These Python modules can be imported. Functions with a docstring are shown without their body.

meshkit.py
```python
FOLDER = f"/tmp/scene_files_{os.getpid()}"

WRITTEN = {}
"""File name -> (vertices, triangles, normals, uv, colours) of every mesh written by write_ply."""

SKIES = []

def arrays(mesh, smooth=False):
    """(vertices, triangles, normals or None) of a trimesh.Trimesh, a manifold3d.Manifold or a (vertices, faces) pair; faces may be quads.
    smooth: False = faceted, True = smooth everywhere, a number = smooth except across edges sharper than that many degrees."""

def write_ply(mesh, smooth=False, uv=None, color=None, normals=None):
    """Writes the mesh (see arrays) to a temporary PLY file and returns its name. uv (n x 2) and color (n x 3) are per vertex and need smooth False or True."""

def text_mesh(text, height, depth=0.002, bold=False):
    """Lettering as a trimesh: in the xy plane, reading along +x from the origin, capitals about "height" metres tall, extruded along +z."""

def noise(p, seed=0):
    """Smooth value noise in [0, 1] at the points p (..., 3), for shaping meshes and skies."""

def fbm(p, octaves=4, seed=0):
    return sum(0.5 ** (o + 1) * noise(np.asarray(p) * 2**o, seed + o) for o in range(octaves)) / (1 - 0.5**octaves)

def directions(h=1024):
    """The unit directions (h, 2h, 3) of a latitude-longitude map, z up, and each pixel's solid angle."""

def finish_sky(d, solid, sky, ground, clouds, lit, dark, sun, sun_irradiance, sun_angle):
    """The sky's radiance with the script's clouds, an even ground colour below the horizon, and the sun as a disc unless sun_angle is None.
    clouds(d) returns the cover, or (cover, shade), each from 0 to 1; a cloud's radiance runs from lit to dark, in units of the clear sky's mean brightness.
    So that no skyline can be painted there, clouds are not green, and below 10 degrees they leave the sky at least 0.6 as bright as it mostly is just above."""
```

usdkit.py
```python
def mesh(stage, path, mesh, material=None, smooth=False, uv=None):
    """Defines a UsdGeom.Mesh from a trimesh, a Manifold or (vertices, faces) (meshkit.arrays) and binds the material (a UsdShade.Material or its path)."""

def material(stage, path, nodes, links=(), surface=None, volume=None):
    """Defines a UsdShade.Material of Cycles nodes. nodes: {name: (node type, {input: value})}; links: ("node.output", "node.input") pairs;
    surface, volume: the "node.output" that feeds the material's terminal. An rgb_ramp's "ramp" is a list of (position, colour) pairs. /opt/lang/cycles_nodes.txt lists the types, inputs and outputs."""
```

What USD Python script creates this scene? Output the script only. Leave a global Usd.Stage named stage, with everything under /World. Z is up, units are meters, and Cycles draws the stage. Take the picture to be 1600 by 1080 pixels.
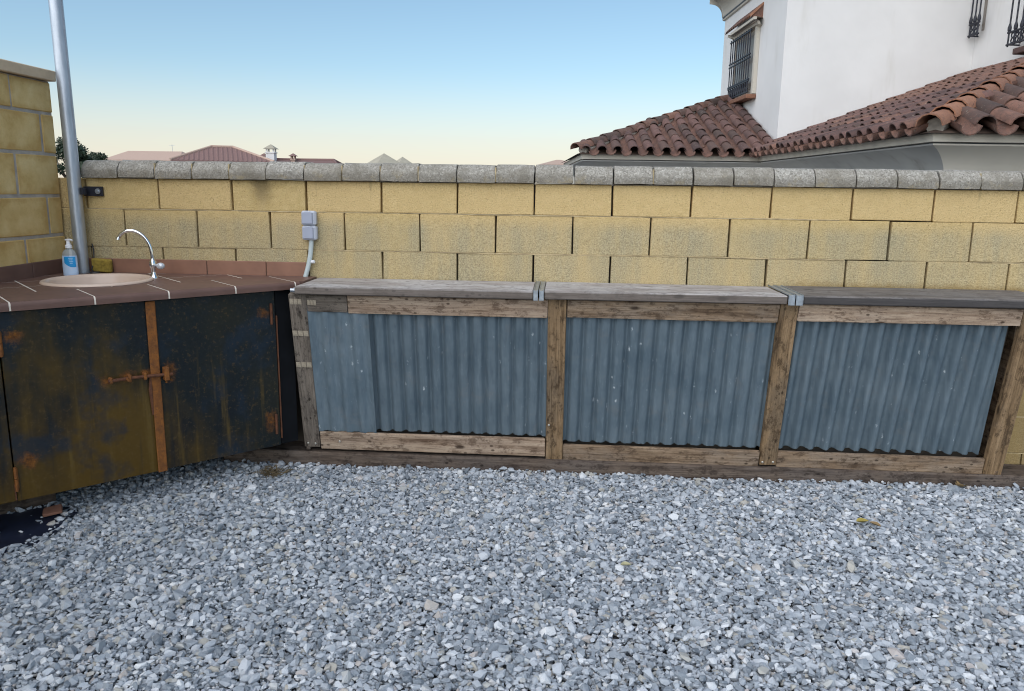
import math, random
import numpy as np, trimesh
import usdkit, meshkit
from pxr import Usd, UsdGeom, UsdLux, UsdShade, Gf, Sdf, Vt

rng = np.random.default_rng(7)
random.seed(7)
stage = Usd.Stage.CreateInMemory()
UsdGeom.SetStageUpAxis(stage, UsdGeom.Tokens.z)
UsdGeom.SetStageMetersPerUnit(stage, 1.0)
world = UsdGeom.Xform.Define(stage, '/World')
stage.SetDefaultPrim(world.GetPrim())

# ---------------------------------------------------------------- camera, sky, sun, exposure
CAM = np.array([2.1518, -4.0826, 1.4367])
YAW, PITCH, ROLL, FPX = -0.06294, 0.198168, 0.01393, 1215.754
EXPOSURE = 1.04
SUN_EL, SUN_DIR = math.radians(42.0), np.array([-0.45, -0.89])   # the veiled sun stands behind the camera
SKY_STRENGTH, SUN_INTENSITY, SUN_ANGLE = 0.055, 0.4, 110.0


def camera():
    cy, sy, cp, sp, cr, sr = math.cos(YAW), math.sin(YAW), math.cos(PITCH), math.sin(PITCH), math.cos(ROLL), math.sin(ROLL)
    fwd, right = np.array([sy * cp, cy * cp, -sp]), np.array([cy, -sy, 0])
    up = np.cross(right, fwd)
    r, u = right * cr + up * sr, -right * sr + up * cr
    c = UsdGeom.Camera.Define(stage, '/World/camera')
    m = Gf.Matrix4d(*r, 0, *u, 0, *(-fwd), 0, *CAM, 1)
    c.AddTransformOp().Set(m)
    c.CreateHorizontalApertureAttr(36.0)
    c.CreateVerticalApertureAttr(36.0 * 691 / 1024)
    c.CreateFocalLengthAttr(36.0 * FPX / 1600)
    c.CreateClippingRangeAttr(Gf.Vec2f(0.05, 5000))
    c.CreateExposureAttr(EXPOSURE)


camera()
SD = np.array([*(SUN_DIR / np.linalg.norm(SUN_DIR) * math.cos(SUN_EL)), math.sin(SUN_EL)])
dome = UsdLux.DomeLight.Define(stage, '/World/sky')
# clear evening sky over a thin cream haze that lies round the whole horizon
sky_mat = usdkit.material(stage, '/World/Looks/sky', {
    's': ('sky_texture', {'sky_type': 'single_scattering', 'sun_disc': False, 'sun_elevation': SUN_EL, 'sun_rotation': math.atan2(SD[0], SD[1]),
                          'air_density': 1.0, 'aerosol_density': 0.9, 'ozone_density': 2.5, 'altitude': 100.0}),
    'h': ('hsv', {'saturation': 0.98, 'value': 1.30, 'hue': 0.487, 'fac': 1.0}),
    't': ('texture_coordinate', {}), 'x': ('separate_xyz', {}),
    'f': ('map_range', {'range_type': 'smoothstep', 'from_min': 0.15, 'from_max': 0.0, 'to_min': 0.0, 'to_max': 0.68, 'clamp': True}),
    'm': ('mix', {'mix_type': 'mix', 'color2': (8.7, 7.8, 6.4)}),
    'b': ('background_shader', {'strength': SKY_STRENGTH})},
    [('s.color', 'h.color'), ('h.color', 'm.color1'), ('t.generated', 'x.vector'), ('x.z', 'f.value'), ('f.result', 'm.fac'), ('m.color', 'b.color')], surface='b.background')
UsdShade.MaterialBindingAPI.Apply(dome.GetPrim()).Bind(sky_mat)
dome.GetPrim().SetCustomDataByKey('kind', 'structure')
sun = UsdLux.DistantLight.Define(stage, '/World/sun')
sun.CreateIntensityAttr(SUN_INTENSITY); sun.CreateNormalizeAttr(True); sun.CreateAngleAttr(SUN_ANGLE)
sun.CreateColorAttr(Gf.Vec3f(1.0, 0.965, 0.92))
z_ = SD; x_ = np.cross([0, 0, 1], z_); x_ /= np.linalg.norm(x_); y_ = np.cross(z_, x_)
sun.AddTransformOp().Set(Gf.Matrix4d(*x_, 0, *y_, 0, *z_, 0, 0, 0, 10, 1))

# ---------------------------------------------------------------- materials


class NB:
    """Collects shader nodes; an input given as 'node.output' is linked."""
    def __init__(s): s.nodes, s.links = {}, []

    def __call__(s, kind, **inp):
        name = f'n{len(s.nodes)}'
        plain = {}
        for k, v in inp.items():
            if isinstance(v, str) and '.' in v and v.split('.')[0] in s.nodes: s.links.append((v, f'{name}.{k}'))
            else: plain[k] = v
        s.nodes[name] = (kind, plain)
        return name

    def coords(s, kind, scale=(1, 1, 1)):
        c = s('geometry') + '.position' if kind == 'position' else s('texture_coordinate') + '.' + kind
        return s('mapping', vector=c, scale=scale) + '.vector'

    def noise(s, vec, scale, detail=3.0, rough=.5, dist=0.0): return s('noise_texture', vector=vec, scale=scale, detail=detail, roughness=rough, distortion=dist) + '.fac'
    def ramp(s, fac, stops): return s('rgb_ramp', fac=fac, ramp=stops) + '.color'
    def mask(s, fac, a, b): return s('map_range', range_type='smoothstep', value=fac, from_min=a, from_max=b, to_min=0.0, to_max=1.0, clamp=True) + '.result'
    def mix(s, fac, a, b, t='mix'): return s('mix', mix_type=t, fac=fac, color1=a, color2=b) + '.color'
    def math(s, t, a, b=0.0): return s('math', math_type=t, value1=a, value2=b) + '.value'
    def bump(s, h, strength=.5, distance=.01): return s('bump', height=h, strength=strength, distance=distance) + '.normal'
    def sep(s, v):
        n = s('separate_xyz', vector=v); return n + '.x', n + '.y', n + '.z'

    def done(s, path, **p):
        n = s('principled_bsdf', **p)
        return usdkit.material(stage, '/World/Looks/' + path, s.nodes, s.links, surface=n + '.BSDF')


def plain(path, col, rough=.6, metallic=0.0, var=.12, scale=8.0, bump=0.0, **kw):
    b = NB(); v = b.coords('object')
    f = b.noise(v, scale, 4.0, .6)
    c = np.array(col)
    col = b.ramp(f, [(.3, tuple(c * (1 - var))), (.7, tuple(np.minimum(c * (1 + var), 1)))])
    p = dict(base_color=col, roughness=rough, metallic=metallic, **kw)
    if bump: p['normal'] = b.bump(b.noise(v, scale * 6, 4.0, .6), bump, .004)
    return b.done(path, **p)


def wood(path, dark, mid, light, grey=(.25, .24, .23), grey_amount=.3, rough=.8, blot=.7, side=None):
    b = NB(); o = b.coords('object')
    g1 = b.noise(b('mapping', vector=o, scale=(1.8, 30, 30)) + '.vector', 1.0, 8.0, .68, .8)
    g2 = b.noise(b('mapping', vector=o, scale=(7, 190, 190)) + '.vector', 1.0, 3.0, .65)
    big = b.noise(b('mapping', vector=o, scale=(2.6, 6, 6)) + '.vector', 1.0, 5.0, .65)
    bl = b.noise(b('mapping', vector=o, scale=(13, 24, 24)) + '.vector', 1.0, 8.0, .78)
    sp = b.noise(o, 95.0, 4.0, .7)
    d = np.array(dark)
    col = b.ramp(g1, [(.30, dark), (.47, mid), (.68, light)])
    col = b.mix(b.math('multiply', b.mask(big, .44, .62), grey_amount), col, grey)
    col = b.mix(b.math('multiply', b.mask(g2, .50, .64), .5), col, tuple(d * .8))
    col = b.mix(b.math('multiply', b.mask(bl, .505, .60), blot), col, tuple(d * .8))
    col = b.mix(b.math('multiply', b.mask(sp, .56, .70), .45), col, tuple(d * .6))
    col = b.mix(b.math('multiply', b.mask(bl, .44, .36), .3), col, tuple(np.minimum(np.array(light) * 1.15, 1)))
    nv = b('voronoi_texture', vector=b('mapping', vector=o, scale=(24, 40, 40)) + '.vector', scale=1.0, feature='f1', randomness=1.0)
    nm = b.math('multiply', b.mask(nv + '.distance', .30, .16), b.mask(b('rgb_to_bw', color=nv + '.color') + '.val', .56, .62))
    col = b.mix(b.math('multiply', b.math('multiply', nm, b.mask(big, .46, .56)), .8), col, tuple(d * .4))
    kn = b('voronoi_texture', vector=b('mapping', vector=o, scale=(4.6, 12, 12)) + '.vector', scale=1.0, feature='f1', randomness=1.0)
    k = b.math('multiply', b.mask(kn + '.distance', .17, .06), b.mask(b('rgb_to_bw', color=kn + '.color') + '.val', .42, .5))
    col = b.mix(b.math('multiply', k, .85), col, tuple(d * .35))
    if side is not None:                                       # top weathered silver grey; upright edges painted darker, as shade falls there
        nz = b.sep(b('geometry') + '.normal')[2]
        col = b.mix(b.mask(nz, .75, .35), col, b.mix(.6, side, b.mix(1.0, col, side, 'overlay')))
    hgt = b.math('add', b.math('multiply', g2, .5), b.math('add', g1, b.math('multiply', bl, .5)))
    return b.done(path, base_color=col, roughness=rough, normal=b.bump(hgt, .8, .004), specular_ior_level=.25)


def yellow_block(path, a, c, dirt, level, rowdirt):
    """Pigmented concrete block: speckle, tone per block, grey weathering that starts below the top course and runs down."""
    b = NB(); p = b.coords('position'); x, y, z = b.sep(p)
    sp = b.noise(p, 150.0, 3.0, .7); md = b.noise(p, 24.0, 4.0, .6)
    lg = b.noise(b('mapping', vector=p, scale=(3.2, 3.2, 1.1)) + '.vector', 1.6, 5.0, .6)
    stre = b.noise(b('mapping', vector=p, scale=(17, 17, 1.5)) + '.vector', 1.0, 4.0, .6)
    col = b.ramp(md, [(.3, a), (.7, c)])
    r = b('object_info') + '.random'
    col = b.mix(b.math('multiply', r, .6), col, tuple(np.array(c) * np.array([1.06, 1.02, 1.05])))
    col = b.mix(b.math('multiply', b.mask(sp, .5, .68), .38), col, tuple(np.array(a) * .48))
    col = b.mix(b.math('multiply', b.mask(sp, .46, .30), .3), col, (.76, .64, .38))
    low = b.math('multiply', b.mask(z, level, level - .10), rowdirt)
    d = b.math('multiply', b.math('add', b.math('multiply', b.mask(b.math('add', b.math('multiply', lg, .65), b.math('multiply', stre, .35)), .34, .66), .62), .34), low)
    col = b.mix(d, col, b.mix(b.mask(sp, .35, .65), tuple(np.array(dirt) * 1.25), tuple(np.array(dirt) * .7)))
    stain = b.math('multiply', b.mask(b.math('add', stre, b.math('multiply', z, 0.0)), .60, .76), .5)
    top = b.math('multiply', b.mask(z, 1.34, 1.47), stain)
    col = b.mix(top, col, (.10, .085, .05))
    # the one dark run under the coping near the tap, and the brown tide mark behind the right hand lid
    run = b.math('multiply', b.mask(b.math('absolute', b.math('subtract', b.math('add', x, b.math('multiply', md, .08)), .60)), .085, .01), b.mask(b.math('add', z, b.math('multiply', md, .1)), 1.34, 1.50))
    col = b.mix(b.math('multiply', run, .7), col, (.11, .085, .045))
    tide = b.math('multiply', b.mask(b.math('add', z, b.math('multiply', md, .05)), 1.035, .985), b.mask(x, 3.25, 3.45))
    col = b.mix(b.math('multiply', tide, .6), col, (.22, .14, .045))
    pit = b.noise(p, 75.0, 3.0, .7)
    col = b.mix(b.math('multiply', b.mask(pit, .62, .72), .5), col, tuple(np.array(a) * .4))
    h = b.math('add', sp, b.noise(p, 60.0, 4.0, .7))
    return b.done(path, base_color=col, roughness=.95, normal=b.bump(h, .9, .005), specular_ior_level=.2)


MAT = {}
MAT['block'] = yellow_block('yellow_block', (.51, .37, .158), (.61, .46, .222), (.385, .335, .215), 1.312, 1.0)


def left_block():
    b = NB(); p = b.coords('position'); uv = b('texture_coordinate') + '.UV'
    u, v, _ = b.sep(uv)
    md = b.noise(p, 9.0, 5.0, .62); fine = b.noise(p, 240.0, 2.0, .6)
    col = b.ramp(md, [(.3, (.50, .345, .13)), (.5, (.60, .44, .195)), (.75, (.67, .53, .27))])
    eu = b.math('minimum', u, b.math('subtract', 1.0, u)); ev = b.math('multiply', b.math('minimum', v, b.math('subtract', 1.0, v)), .52)
    e = b.math('add', b.math('minimum', eu, ev), b.math('multiply', b.math('subtract', md, .5), .25))
    col = b.mix(b.math('multiply', b.mask(e, .13, .0), .5), col, (.42, .25, .075))
    col = b.mix(b.math('multiply', b.mask(fine, .5, .75), .25), col, (.25, .17, .07))
    return b.done('ochre_block', base_color=col, roughness=.9, normal=b.bump(b.math('add', fine, md), .5, .003), specular_ior_level=.2)


MAT['ochre'] = left_block()
MAT['mortar'] = plain('grey_mortar', (.36, .33, .29), .95, var=.2, scale=18, bump=.8)
MAT['mortar_smear'] = plain('yellow_mortar', (.42, .33, .19), .95, var=.35, scale=16, bump=.9)
MAT['core'] = plain('dark_mortar', (.06, .05, .04), .95, var=.3)


def coping_mat():
    b = NB(); p = b.coords('position'); z = b.sep(p)[2]
    ag = b('voronoi_texture', vector=p, scale=150.0, feature='f1') + '.color'
    ag = b('rgb_to_bw', color=ag) + '.val'
    fn = b.noise(p, 260.0, 3.0, .7)
    lg = b.noise(p, 9.0, 6.0, .66)
    col = b.ramp(b.math('add', b.math('multiply', ag, .55), b.math('multiply', fn, .45)), [(.22, (.14, .135, .13)), (.42, (.25, .246, .24)), (.6, (.33, .328, .325)), (.78, (.48, .475, .465))])
    r = b('object_info') + '.random'
    col = b.mix(b.math('multiply', r, .4), col, (.21, .195, .17))
    col = b.mix(b.math('multiply', b.mask(lg, .45, .66), .6), col, (.15, .14, .12))
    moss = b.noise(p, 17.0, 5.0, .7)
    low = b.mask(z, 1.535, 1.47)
    col = b.mix(b.math('multiply', low, b.math('add', .25, b.math('multiply', b.mask(fn, .42, .62), .45))), col, (.115, .10, .08))  # lower face darkened in colour, so the bevel seems to catch more sky
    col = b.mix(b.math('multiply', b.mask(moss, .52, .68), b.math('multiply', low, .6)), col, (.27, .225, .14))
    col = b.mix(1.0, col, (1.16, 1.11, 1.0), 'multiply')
    return b.done('exposed_aggregate', base_color=col, roughness=.9, normal=b.bump(b.math('add', ag, fn), .7, .003))


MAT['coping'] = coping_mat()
MAT['slab'] = plain('cream_slab', (.55, .43, .29), .8, var=.1, scale=14, bump=.3)
MAT['wood_a'] = wood('brown_pallet_wood', (.07, .043, .026), (.22, .15, .095), (.36, .265, .18), (.27, .23, .19), .4)
MAT['wood_b'] = wood('pale_pallet_wood', (.11, .066, .042), (.36, .262, .185), (.50, .39, .29), (.38, .30, .235), .4, blot=.7)
MAT['wood_post'] = wood('ochre_brown_wood', (.06, .036, .018), (.215, .14, .075), (.33, .225, .13), (.13, .10, .07), .6, blot=.75)
MAT['wood_grey'] = wood('grey_brown_wood', (.05, .04, .032), (.15, .125, .102), (.25, .212, .175), (.13, .115, .10), .5)
MAT['wood_lid'] = wood('weathered_lid_wood', (.13, .115, .105), (.33, .30, .285), (.47, .445, .43), (.50, .49, .49), .7, .7, .45, (.17, .148, .132))
MAT['wood_lid_dark'] = wood('dark_lid_wood', (.055, .048, .045), (.135, .122, .115), (.22, .20, .19), (.17, .165, .165), .6, .65, .5, (.115, .108, .108))
MAT['sleeper'] = wood('dark_sleeper_wood', (.035, .024, .019), (.10, .074, .057), (.17, .133, .106), (.13, .11, .098), .5)
MAT['scrap'] = plain('pale_wood_scrap', (.34, .29, .22), .85, var=.3, scale=60)
MAT['galv'] = plain('galvanised_steel', (.42, .46, .52), .38, .85, var=.14, scale=22)
MAT['strip'] = plain('zinc_strip', (.34, .38, .42), .4, .8, var=.3, scale=30)
MAT['chrome'] = plain('chrome', (.72, .74, .77), .10, 1.0, var=.03)
MAT['clear_knob'] = plain('clear_knob', (.55, .58, .62), .15, 0.3, var=.1)
MAT['black'] = plain('black_rubber', (.012, .012, .016), .45, var=.2)
MAT['black_iron'] = plain('black_iron', (.018, .02, .03), .5, .3, var=.2)
MAT['screw'] = plain('bright_screw', (.65, .62, .55), .35, .8, var=.1)


def pole_mat():
    b = NB(); p = b.coords('object')
    f = b.noise(b('mapping', vector=p, scale=(30, 30, 5)) + '.vector', 1.0, 5.0, .6)
    col = b.ramp(f, [(.3, (.30, .34, .39)), (.7, (.52, .56, .62))])
    return b.done('galvanised_pole', base_color=col, metallic=.75, roughness=b.ramp(f, [(.3, (.34,) * 3), (.7, (.48,) * 3)]))


MAT['pole'] = pole_mat()


def sheet_mat(path='blue_grey_sheet', k=1.0):
    b = NB(); o = b.coords('object')
    f = b.noise(o, 5.0, 5.0, .6); st = b.noise(b('mapping', vector=o, scale=(45, 45, 2.2)) + '.vector', 1.0, 4.0, .6)
    col = b.ramp(f, [(.3, (.078, .114, .142)), (.7, (.128, .168, .196))])
    col = b.mix(b.math('multiply', b.mask(st, .5, .72), .4), col, (.17, .22, .255))
    col = b.mix(b.math('multiply', b.mask(st, .47, .30), .45), col, (.05, .075, .10))
    sc = b('voronoi_texture', vector=b('mapping', vector=o, scale=(26, 26, 11)) + '.vector', scale=1.0, feature='f1') + '.distance'
    bl = b.noise(o, 70.0, 4.0, .75); reg = b.noise(o, 3.3, 2.0, .5)
    s = b.math('multiply', b.mask(sc, .19, .07), b.mask(bl, .48, .56)); s = b.math('multiply', s, b.mask(reg, .44, .56))
    bl2 = b.noise(b('mapping', vector=o, scale=(160, 160, 40)) + '.vector', 1.0, 3.0, .7)
    s = b.math('maximum', b.math('multiply', s, .85), b.math('multiply', b.mask(bl2, .68, .76), .45))
    col = b.mix(s, col, (.52, .57, .60))
    du = b.noise(o, 11.0, 5.0, .7)
    col = b.mix(b.math('multiply', b.mask(du, .54, .70), .3), col, (.16, .165, .165))
    col = b.mix(1.0, col, (k, k, k), 'multiply')
    return b.done(path, base_color=col, metallic=.1, roughness=.48, normal=b.bump(f, .12, .01))


MAT['sheet'] = sheet_mat()
MAT['sheet_pale'] = sheet_mat('pale_blue_grey_sheet', 1.2)


SPOTS = [(-.51, .588, .045, .035), (-.42, .597, .05, .045), (-.34, .60, .03, .03), (-.835, .82, .055, .04), (-.83, .29, .06, .055), (-.235, .588, .04, .075), (.225, .815, .065, .04), (.235, .26, .05, .075)]


def steel_door():
    """Dark mill-scale steel with rust veils: yellow-brown low on the left door, blue-black scale on the right, runs and blooms round latch and hinges."""
    b = NB(); o = b.coords('object'); x, y, z = b.sep(o)
    lg = b.noise(b('mapping', vector=o, scale=(2.8, 2.8, 2.0)) + '.vector', 1.0, 6.0, .64)
    st = b.noise(b('mapping', vector=o, scale=(26, 26, 1.3)) + '.vector', 1.0, 5.0, .62)
    fn = b.noise(o, 60.0, 5.0, .7)
    col = b.ramp(lg, [(.28, (.0045, .008, .014)), (.5, (.009, .013, .014)), (.72, (.022, .021, .012))])
    left = b.mask(x, .0, -.45)
    w = b.math('add', b.math('multiply', b.mask(z, .80, .12), .26), b.math('multiply', lg, .80))
    w = b.math('add', w, b.math('multiply', st, .22))
    w = b.math('add', w, b.math('multiply', left, .17))
    pv = b('mapping', vector=o, location=(.46 / .26, 0, -.30 / .30), scale=(1 / .26, 0, 1 / .30)) + '.vector'
    w = b.math('add', w, b.math('multiply', b.mask(b('vector_math', math_type='length', vector1=pv) + '.value', 1.2, .2), .16))
    w = b.math('subtract', w, b.math('multiply', b.mask(x, .0, .22), .16))
    col = b.mix(b.math('multiply', b.mask(w, .64, 1.0), .94), col, (.092, .053, .008))
    col = b.mix(b.math('multiply', b.math('multiply', b.mask(st, .54, .72), b.mask(z, .75, .45)), .55), col, (.13, .085, .022))
    col = b.mix(b.math('multiply', b.mask(st, .42, .28), .5), col, (.007, .013, .018))
    bl = b.noise(o, 4.3, 4.0, .6)
    col = b.mix(b.math('multiply', b.mask(bl, .53, .68), .75), col, (.010, .021, .036))
    col = b.mix(b.math('multiply', b.mask(fn, .56, .66), .4), col, (.11, .068, .024))
    n = b.noise(o, 26.0, 6.0, .75)
    tot = None
    for cx, cz, rx, rz in SPOTS:
        v = b('mapping', vector=o, location=(-cx / rx, 0, -cz / rz), scale=(1 / rx, 0, 1 / rz)) + '.vector'
        d = b('vector_math', math_type='length', vector1=v) + '.value'
        m = b.mask(b.math('add', d, b.math('multiply', n, 2.4)), 2.05, 1.25)
        tot = m if tot is None else b.math('maximum', tot, m)
    rc = b.ramp(fn, [(.35, (.06, .024, .008)), (.55, (.17, .062, .012)), (.75, (.30, .115, .018))])
    col = b.mix(b.math('multiply', tot, .9), col, rc)
    ro = b.ramp(b.math('maximum', tot, b.math('multiply', fn, .45)), [(.1, (.27,) * 3), (.5, (.45,) * 3), (1, (.85,) * 3)])
    return b.done('mill_scale_steel', base_color=col, metallic=.15, roughness=ro, normal=b.bump(b.math('add', lg, b.math('multiply', fn, .15)), .12, .02), specular_ior_level=.35)


MAT['steel'] = steel_door()


def rust(path, a, c, rough=.8):
    b = NB(); o = b.coords('position')
    f = b.noise(o, 38.0, 5.0, .65); g = b.noise(o, 130.0, 3.0, .6)
    col = b.ramp(f, [(.28, a), (.7, c)])
    col = b.mix(b.math('multiply', b.mask(g, .55, .7), .5), col, (.05, .025, .015))
    return b.done(path, base_color=col, roughness=rough, normal=b.bump(b.math('add', f, g), .5, .003))


MAT['rust'] = rust('orange_rust', (.12, .042, .010), (.27, .095, .014))
MAT['black_steel'] = plain('black_steel', (.005, .006, .008), .8, 0.0, var=.3, specular_ior_level=.15)
MAT['rust_dark'] = rust('dark_rust', (.06, .022, .012), (.15, .055, .022))


def tile_mat(path, a, c, blot):
    b = NB(); p = b.coords('position')
    f = b.noise(p, 9.0, 5.0, .65); g = b.noise(p, 50.0, 4.0, .65)
    r = b('object_info') + '.random'
    col = b.ramp(b.math('add', b.math('multiply', f, .6), b.math('multiply', r, .4)), [(.28, a), (.68, c)])
    col = b.mix(b.math('multiply', b.mask(g, .5, .68), blot), col, (.055, .045, .042))
    l = b.noise(p, 26.0, 4.0, .7)
    col = b.mix(b.math('multiply', b.mask(l, .60, .72), .5), col, (.34, .31, .24))
    return b.done(path, base_color=col, roughness=.9, normal=b.bump(g, .5, .01))


MAT['quarry'] = plain('terracotta_quarry_tile', (.125, .068, .053), .5, var=.14, scale=12, bump=.12)
MAT['quarry_splash'] = plain('terracotta_upstand_tile', (.25, .125, .082), .55, var=.12, scale=12, bump=.12)
MAT['grout'] = plain('white_grout', (.66, .60, .52), .9, var=.12, scale=40)
MAT['basin'] = plain('beige_basin', (.60, .47, .385), .28, var=.05, scale=9)
MAT['grey_plastic'] = plain('grey_plastic', (.46, .49, .56), .42, var=.03)
MAT['grey_plastic_dark'] = plain('grey_plastic_flap', (.33, .36, .45), .35, var=.03)
MAT['conduit'] = plain('conduit_plastic', (.48, .55, .56), .45, var=.05)
MAT['white'] = plain('white_plastic', (.78, .80, .85), .35, var=.03)
MAT['soap'] = plain('pale_blue_soap', (.52, .66, .86), .18, var=.05)
MAT['soap_clear'] = plain('clear_bottle_top', (.30, .32, .32), .08, var=.05)
MAT['label_blue'] = plain('blue_label', (.015, .30, .68), .35, var=.1)
MAT['label_light'] = plain('light_blue_print', (.30, .58, .85), .35, var=.05)
MAT['sponge'] = plain('yellow_sponge', (.30, .21, .035), .95, var=.3, scale=60, bump=.9)
MAT['plaster'] = None


def plaster(path, a, c, stain=.3):
    b = NB(); p = b.coords('position')
    f = b.noise(p, .9, 5.0, .6); g = b.noise(b('mapping', vector=p, scale=(2.5, 2.5, .5)) + '.vector', 1.0, 5.0, .6); h = b.noise(p, 45.0, 4.0, .6)
    col = b.ramp(f, [(.3, a), (.7, c)])
    col = b.mix(b.math('multiply', b.mask(g, .55, .78), stain), col, tuple(np.array(a) * np.array([.82, .80, .74])))
    return b.done(path, base_color=col, roughness=.9, normal=b.bump(h, .15, .01), specular_ior_level=.2)


MAT['plaster'] = plaster('white_render', (.68, .668, .65), (.76, .748, .73), .5)
MAT['cornice'] = plaster('cream_cornice', (.50, .465, .40), (.58, .54, .465), .6)
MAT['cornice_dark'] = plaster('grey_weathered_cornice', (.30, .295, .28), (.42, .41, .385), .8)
MAT['tile_brown'] = tile_mat('brown_roof_tile', (.07, .042, .038), (.16, .086, .072), .6)
MAT['tile_dark'] = tile_mat('dark_roof_tile', (.05, .036, .032), (.115, .068, .055), .75)
MAT['tile_orange'] = tile_mat('orange_roof_tile', (.19, .09, .058), (.33, .155, .09), .5)
MAT['tile_mix'] = tile_mat('weathered_roof_tile', (.075, .05, .043), (.22, .112, .08), .7)
MAT['deck'] = plain('roof_bedding', (.12, .08, .06), .95)
MAT['glass_dark'] = plain('window_glass', (.20, .175, .15), .25, var=.1)
MAT['curtain'] = plain('beige_shutter', (.36, .32, .27), .7, var=.1)


def gravel_mat(path, stops):
    b = NB(); r = b('object_info') + '.random'
    o = b.coords('object'); f = b.noise(o, 2.2, 4.0, .6); g = b.noise(o, 9.0, 3.0, .6)
    col = b('rgb_ramp', fac=r, ramp=stops) + '.color'
    col = b.mix(b.math('multiply', b.mask(f, .42, .7), .3), col, (.48, .51, .54))
    col = b.mix(b.math('multiply', b.mask(g, .55, .75), .3), col, (.12, .125, .135))
    return b.done(path, base_color=col, roughness=.72, normal=b.bump(g, .3, .1))


MAT['gravel'] = gravel_mat('limestone_gravel', [(0, (.15, .178, .212)), (.2, (.275, .312, .355)), (.5, (.40, .438, .485)), (.74, (.51, .545, .59)), (.86, (.70, .725, .75)),
                                              (.91, (.40, .405, .39)), (.95, (.42, .40, .35)), (.97, (.44, .40, .38)), (1.0, (.76, .77, .78))])


def ground_mat():
    b = NB(); p = b.coords('position')
    c = b('voronoi_texture', vector=p, scale=48.0, feature='f1')
    v = b('rgb_to_bw', color=c + '.color') + '.val'
    col = b.ramp(v, [(.1, (.04, .045, .05)), (.5, (.10, .105, .115)), (.9, (.2, .205, .21))])
    return b.done('gravel_bed', base_color=col, roughness=.95, normal=b.bump(c + '.distance', .8, .02))


MAT['ground'] = ground_mat()
MAT['membrane'] = plain('navy_membrane', (.008, .012, .028), .55, var=.25, scale=10, bump=.3)
MAT['terracotta'] = plain('terracotta_shard', (.25, .12, .08), .8, var=.15, scale=20)
MAT['leaf_yellow'] = plain('yellow_leaf', (.36, .28, .06), .6, var=.25, scale=30)
MAT['leaf_brown'] = plain('brown_leaf', (.24, .16, .07), .7, var=.3, scale=30)
MAT['leaf_pale'] = plain('pale_dry_leaf', (.36, .34, .20), .7, var=.25, scale=30)
MAT['leaf_green'] = plain('green_leaf', (.06, .12, .03), .5, var=.25, scale=20)
MAT['dry_weed'] = plain('dry_weed', (.10, .075, .04), .8, var=.4, scale=30)
MAT['bark'] = plain('bark', (.08, .06, .04), .9, var=.3, scale=12)


def foliage():
    b = NB(); r = b('geometry') + '.random_per_island'
    col = b.ramp(r, [(0, (.018, .035, .014)), (.6, (.04, .07, .025)), (1, (.075, .105, .035))])
    return b.done('dark_foliage', base_color=col, roughness=.6)


MAT['foliage'] = foliage()
MAT['far_roof'] = tile_mat('far_hip_roof_tile', (.18, .108, .10), (.225, .135, .122), .25)
MAT['far_pink'] = tile_mat('far_pale_roof_tile', (.42, .30, .24), (.50, .36, .29), .1)
MAT['far_sage'] = plain('pale_pyramid_tile', (.36, .33, .26), .9, var=.12, scale=2)

# ---------------------------------------------------------------- scene helpers
taken = {}


def unique(parent, name):
    k = f'{parent}/{name}'
    n = taken.get(k, -1) + 1
    taken[k] = n
    return k if n == 0 else f'{k}_{n:03d}'


def path_of(p): return '/World' if p is None else str(p.GetPath())


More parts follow.
